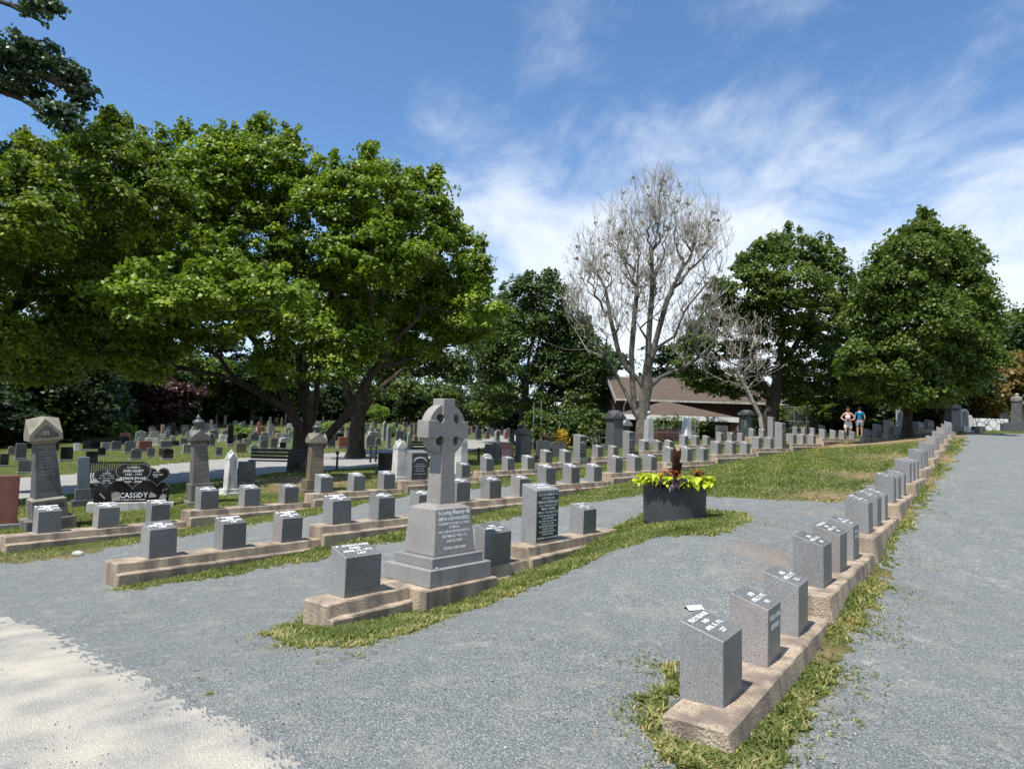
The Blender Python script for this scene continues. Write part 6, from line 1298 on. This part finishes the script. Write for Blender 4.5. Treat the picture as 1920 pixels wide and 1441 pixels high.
# ------------------------------------------------------------------ people
def skin(name, verts, edges, radii, m, parent, sub=1, root=0):
    me = bpy.data.meshes.new(name); me.from_pydata([tuple(v) for v in verts], edges, []); o = link(name, me, None, parent)
    o.modifiers.new('s', 'SKIN'); 
    for i, r in enumerate(radii):
        d = o.data.skin_vertices[0].data[i]; d.radius = (r, r) if not isinstance(r, tuple) else r; d.use_root = (i == root)
    md = o.modifiers.new('u', 'SUBSURF'); md.levels = sub; md.render_levels = sub
    par = o.parent; o.parent = None; apply_mods(o); o.parent = par; o.data.materials.append(m)
    for p in o.data.polygons: p.use_smooth = True
    return o
def hand(vs, es, rs, wrist, i, d, side, down):
    """palm and five separate bent fingers rooted in the palm; d forearm direction"""
    w = Vector(wrist); d = Vector(d).normalized(); up = Vector(side).normalized(); nrm = d.cross(up).normalized()
    palm = w+d*.05; vs.append(tuple(palm)); rs.append((.026, .016)); es.append((i, len(vs)-1)); ip = len(vs)-1
    for k, (off, l) in enumerate(((-.027, .060), (-.009, .070), (.009, .066), (.026, .052))):
        a = palm+d*.035+up*off; b = a+d*l*.5+nrm*.006*down; c = b+d*l*.35+nrm*.028*down
        for q, r_ in ((a, .0095), (b, .0085), (c, .007)): vs.append(tuple(q)); rs.append(r_)
        n = len(vs); es += [(ip, n-3), (n-3, n-2), (n-2, n-1)]
    a = w+d*.03-up*.032; b = a+d*.02-up*.026; c = b+d*.028-up*.008
    for q, r_ in ((a, .011), (b, .0095), (c, .008)): vs.append(tuple(q)); rs.append(r_)
    n = len(vs); es += [(ip, n-3), (n-3, n-2), (n-2, n-1)]
SKIN = mat('skin', (.52, .30, .22), .6, .05, 10); SKINT = mat('sunlit_skin', (.50, .26, .19), .6, .05, 10)
def person(loc, rz, label, shirt_m, short_m, hair_m, pose, shirt_name='shirt', short_name='shorts', extra=None, scale=1.0):
    e = empty('person', loc, rz, label, 'person'); e.scale = (scale,)*3
    # facing -y; x right of viewer
    vs = [(0, 0, .95), (0, 0, 1.10), (0, -.005, 1.28), (0, 0, 1.42), (0, -.01, 1.50), (0, -.035 if pose == 'look' else -.01, 1.56), (0, -.06 if pose == 'look' else -.01, 1.65)]
    rs = [(.145, .10), (.115, .085), (.135, .09), (.10, .07), .048, (.070, .080), (.072, .085)]; es = [(i, i+1) for i in range(6)]
    for s in (-1, 1):
        hip = len(vs); vs += [(s*.09, 0, .88), (s*.105, -.01, .50), (s*.11, .01, .10), (s*.115, -.05, .035), (s*.12, -.14, .025)]; rs += [.092, .062, .040, .038, .030]
        es += [(0, hip), (hip, hip+1), (hip+1, hip+2), (hip+2, hip+3), (hip+3, hip+4)]
        sh = len(vs)
        if pose == 'look': pts = [(s*.17, 0, 1.40), (s*.32, .03, 1.17), (s*.15, -.17, 1.05)]
        else: pts = [(s*.18, 0, 1.40), (s*.26, .02, 1.13), (s*.22, -.10, .92)]
        vs += pts; rs += [.052, .040, .027]; es += [(3, sh), (sh, sh+1), (sh+1, sh+2)]
        d = Vector(pts[2])-Vector(pts[1]); hand(vs, es, rs, pts[2], sh+2, d if pose != 'look' else (-s*.9, -.35, -.05), (0, -.2, 1) if pose == 'look' else (0, 1, .2), 1)
    body = skin('body', vs, es, rs, SKIN, e, 1)
    # face: nose, eyes, mouth, ears as one small mesh joined to the body part list
    hz = 1.63; hy = -.06 if pose == 'look' else -.01; b = MB()
    b.hexa([(-.012, hy-.085, hz-.03), (.012, hy-.085, hz-.03), (.008, hy-.07, hz+.02), (-.008, hy-.07, hz+.02), (-.008, hy-.108, hz-.028), (.008, hy-.108, hz-.028), (.005, hy-.085, hz+.02), (-.005, hy-.085, hz+.02)])
    for s in (-1, 1): b.lathe([(.004, -.022), (.014, -.01), (.015, .012), (.004, .024)], 6, Matrix.Translation((s*.075, hy+.005, hz)))
    b.build('nose_and_ears', SKIN, e)
    b = MB()
    for s in (-1, 1): b.box(s*.03-.012, s*.03+.012, hy-.087, hy-.079, hz+.012, hz+.022)
    b.build('eyes', IRON, e); MB().box(-.02, .02, hy-.088, hy-.080, hz-.056, hz-.049).build('mouth', mat('lips', (.35, .10, .09), .5), e)
    # hair
    skin('hair', [(0, hy+.02, 1.60), (0, hy+.035, 1.68), (0, hy+.03, 1.735), (0, hy+.07, 1.55)], [(0, 1), (1, 2), (0, 3)], [(.074, .075), (.082, .08), (.058, .056), (.045, .04)], hair_m, e, 2, 1)
    # shirt
    v = [(0, 0, .99), (0, 0, 1.12), (0, -.005, 1.28), (0, 0, 1.41)]; r_ = [(.155, .112), (.135, .10), (.152, .105), (.112, .082)]; ed = [(0, 1), (1, 2), (2, 3)]
    if shirt_name == 't_shirt':
        for s in (-1, 1): n = len(v); v += [(s*.175, 0, 1.40), (s*.225, .01, 1.25)]; r_ += [.064, .060]; ed += [(3, n), (n, n+1)]
    skin(shirt_name, v, ed, r_, shirt_m, e, 1, 1)
    v = [(0, 0, 1.0), (0, 0, .93)]; r_ = [(.152, .115), (.165, .125)]; ed = [(0, 1)]
    for s in (-1, 1): n = len(v); v += [(s*.095, 0, .84), (s*.11, -.005, .60)]; r_ += [.106, .098]; ed += [(1, n), (n, n+1)]
    skin(short_name, v, ed, r_, short_m, e, 1, 0)
    for s in (-1, 1): skin('shoe', [(s*.115, .02, .045), (s*.118, -.07, .04), (s*.122, -.165, .035)], [(0, 1), (1, 2)], [.047, .045, .034], IRON if extra != 'w' else WHITEP, e, 1, 1)
    return e
def pinktop():
    m = mat('white_pink_cloth', (.75, .66, .68), .8, .05, 10); nt = m.node_tree; N = nt.nodes; L = nt.links; tc = N.new('ShaderNodeTexCoord'); sp = N.new('ShaderNodeSeparateXYZ'); L.new(tc.outputs['Object'], sp.inputs[0]); cr = N.new('ShaderNodeValToRGB'); cr.color_ramp.interpolation = 'CONSTANT'
    e = cr.color_ramp.elements; e[0].position = 0; e[0].color = (.72, .45, .55, 1); e[1].position = .30; e[1].color = (.18, .04, .12, 1); e.new(.38).color = (.75, .50, .58, 1); e.new(.55).color = (.82, .80, .80, 1)
    mr = N.new('ShaderNodeMapRange'); mr.inputs[1].default_value = 1.0; mr.inputs[2].default_value = 1.42; L.new(sp.outputs[2], mr.inputs[0]); L.new(mr.outputs[0], cr.inputs[0]); L.new(cr.outputs[0], N['Principled BSDF'].inputs['Base Color']); return m
def people():
    p = at(1590, 36.3); w = person(p, math.radians(-25), 'person in a pink and white top and white shorts looking down at a camera', pinktop(), mat('white_cotton', (.74, .74, .73), .85, .05, 8), mat('auburn_hair', (.10, .035, .02), .6, .2, 20), 'look', 'tank_top', extra='w', scale=1.03)
    MB().box(-.15, .15, -.165, -.11, .98, 1.04).bevel(.02, 2).build('waist_bag', IRON, w)
    c = MB().box(-.065, .065, -.30, -.23, 1.03, 1.11).bevel(.01).build('camera', IRON); MB().lathe([(.03, 0), (.03, .05), (.022, .052)], 10, Matrix.Translation((0, -.30, 1.07))@Matrix.Rotation(math.radians(90), 4, 'X')).build('lens', DARKG, c); c.location = p; c.rotation_euler = (0, 0, math.radians(-25)); c.scale = (1.03,)*3; tag(c, 'small black camera held in front of the waist by the person in pink and white', 'camera')
    p = at(1612, 38.6); person(p, math.radians(160), 'person in a blue t-shirt and grey shorts standing turned away in the tree shade', mat('blue_cotton', (.01, .16, .34), .85, .08, 8), mat('grey_cotton', (.22, .24, .28), .85, .08, 8), mat('dark_hair', (.02, .015, .012), .6, .2, 20), 'stand', 't_shirt', scale=1.0)
people()
print('objects', len(bpy.data.objects), 'polys', sum(len(o.data.polygons) for o in bpy.data.objects if o.type == 'MESH'))
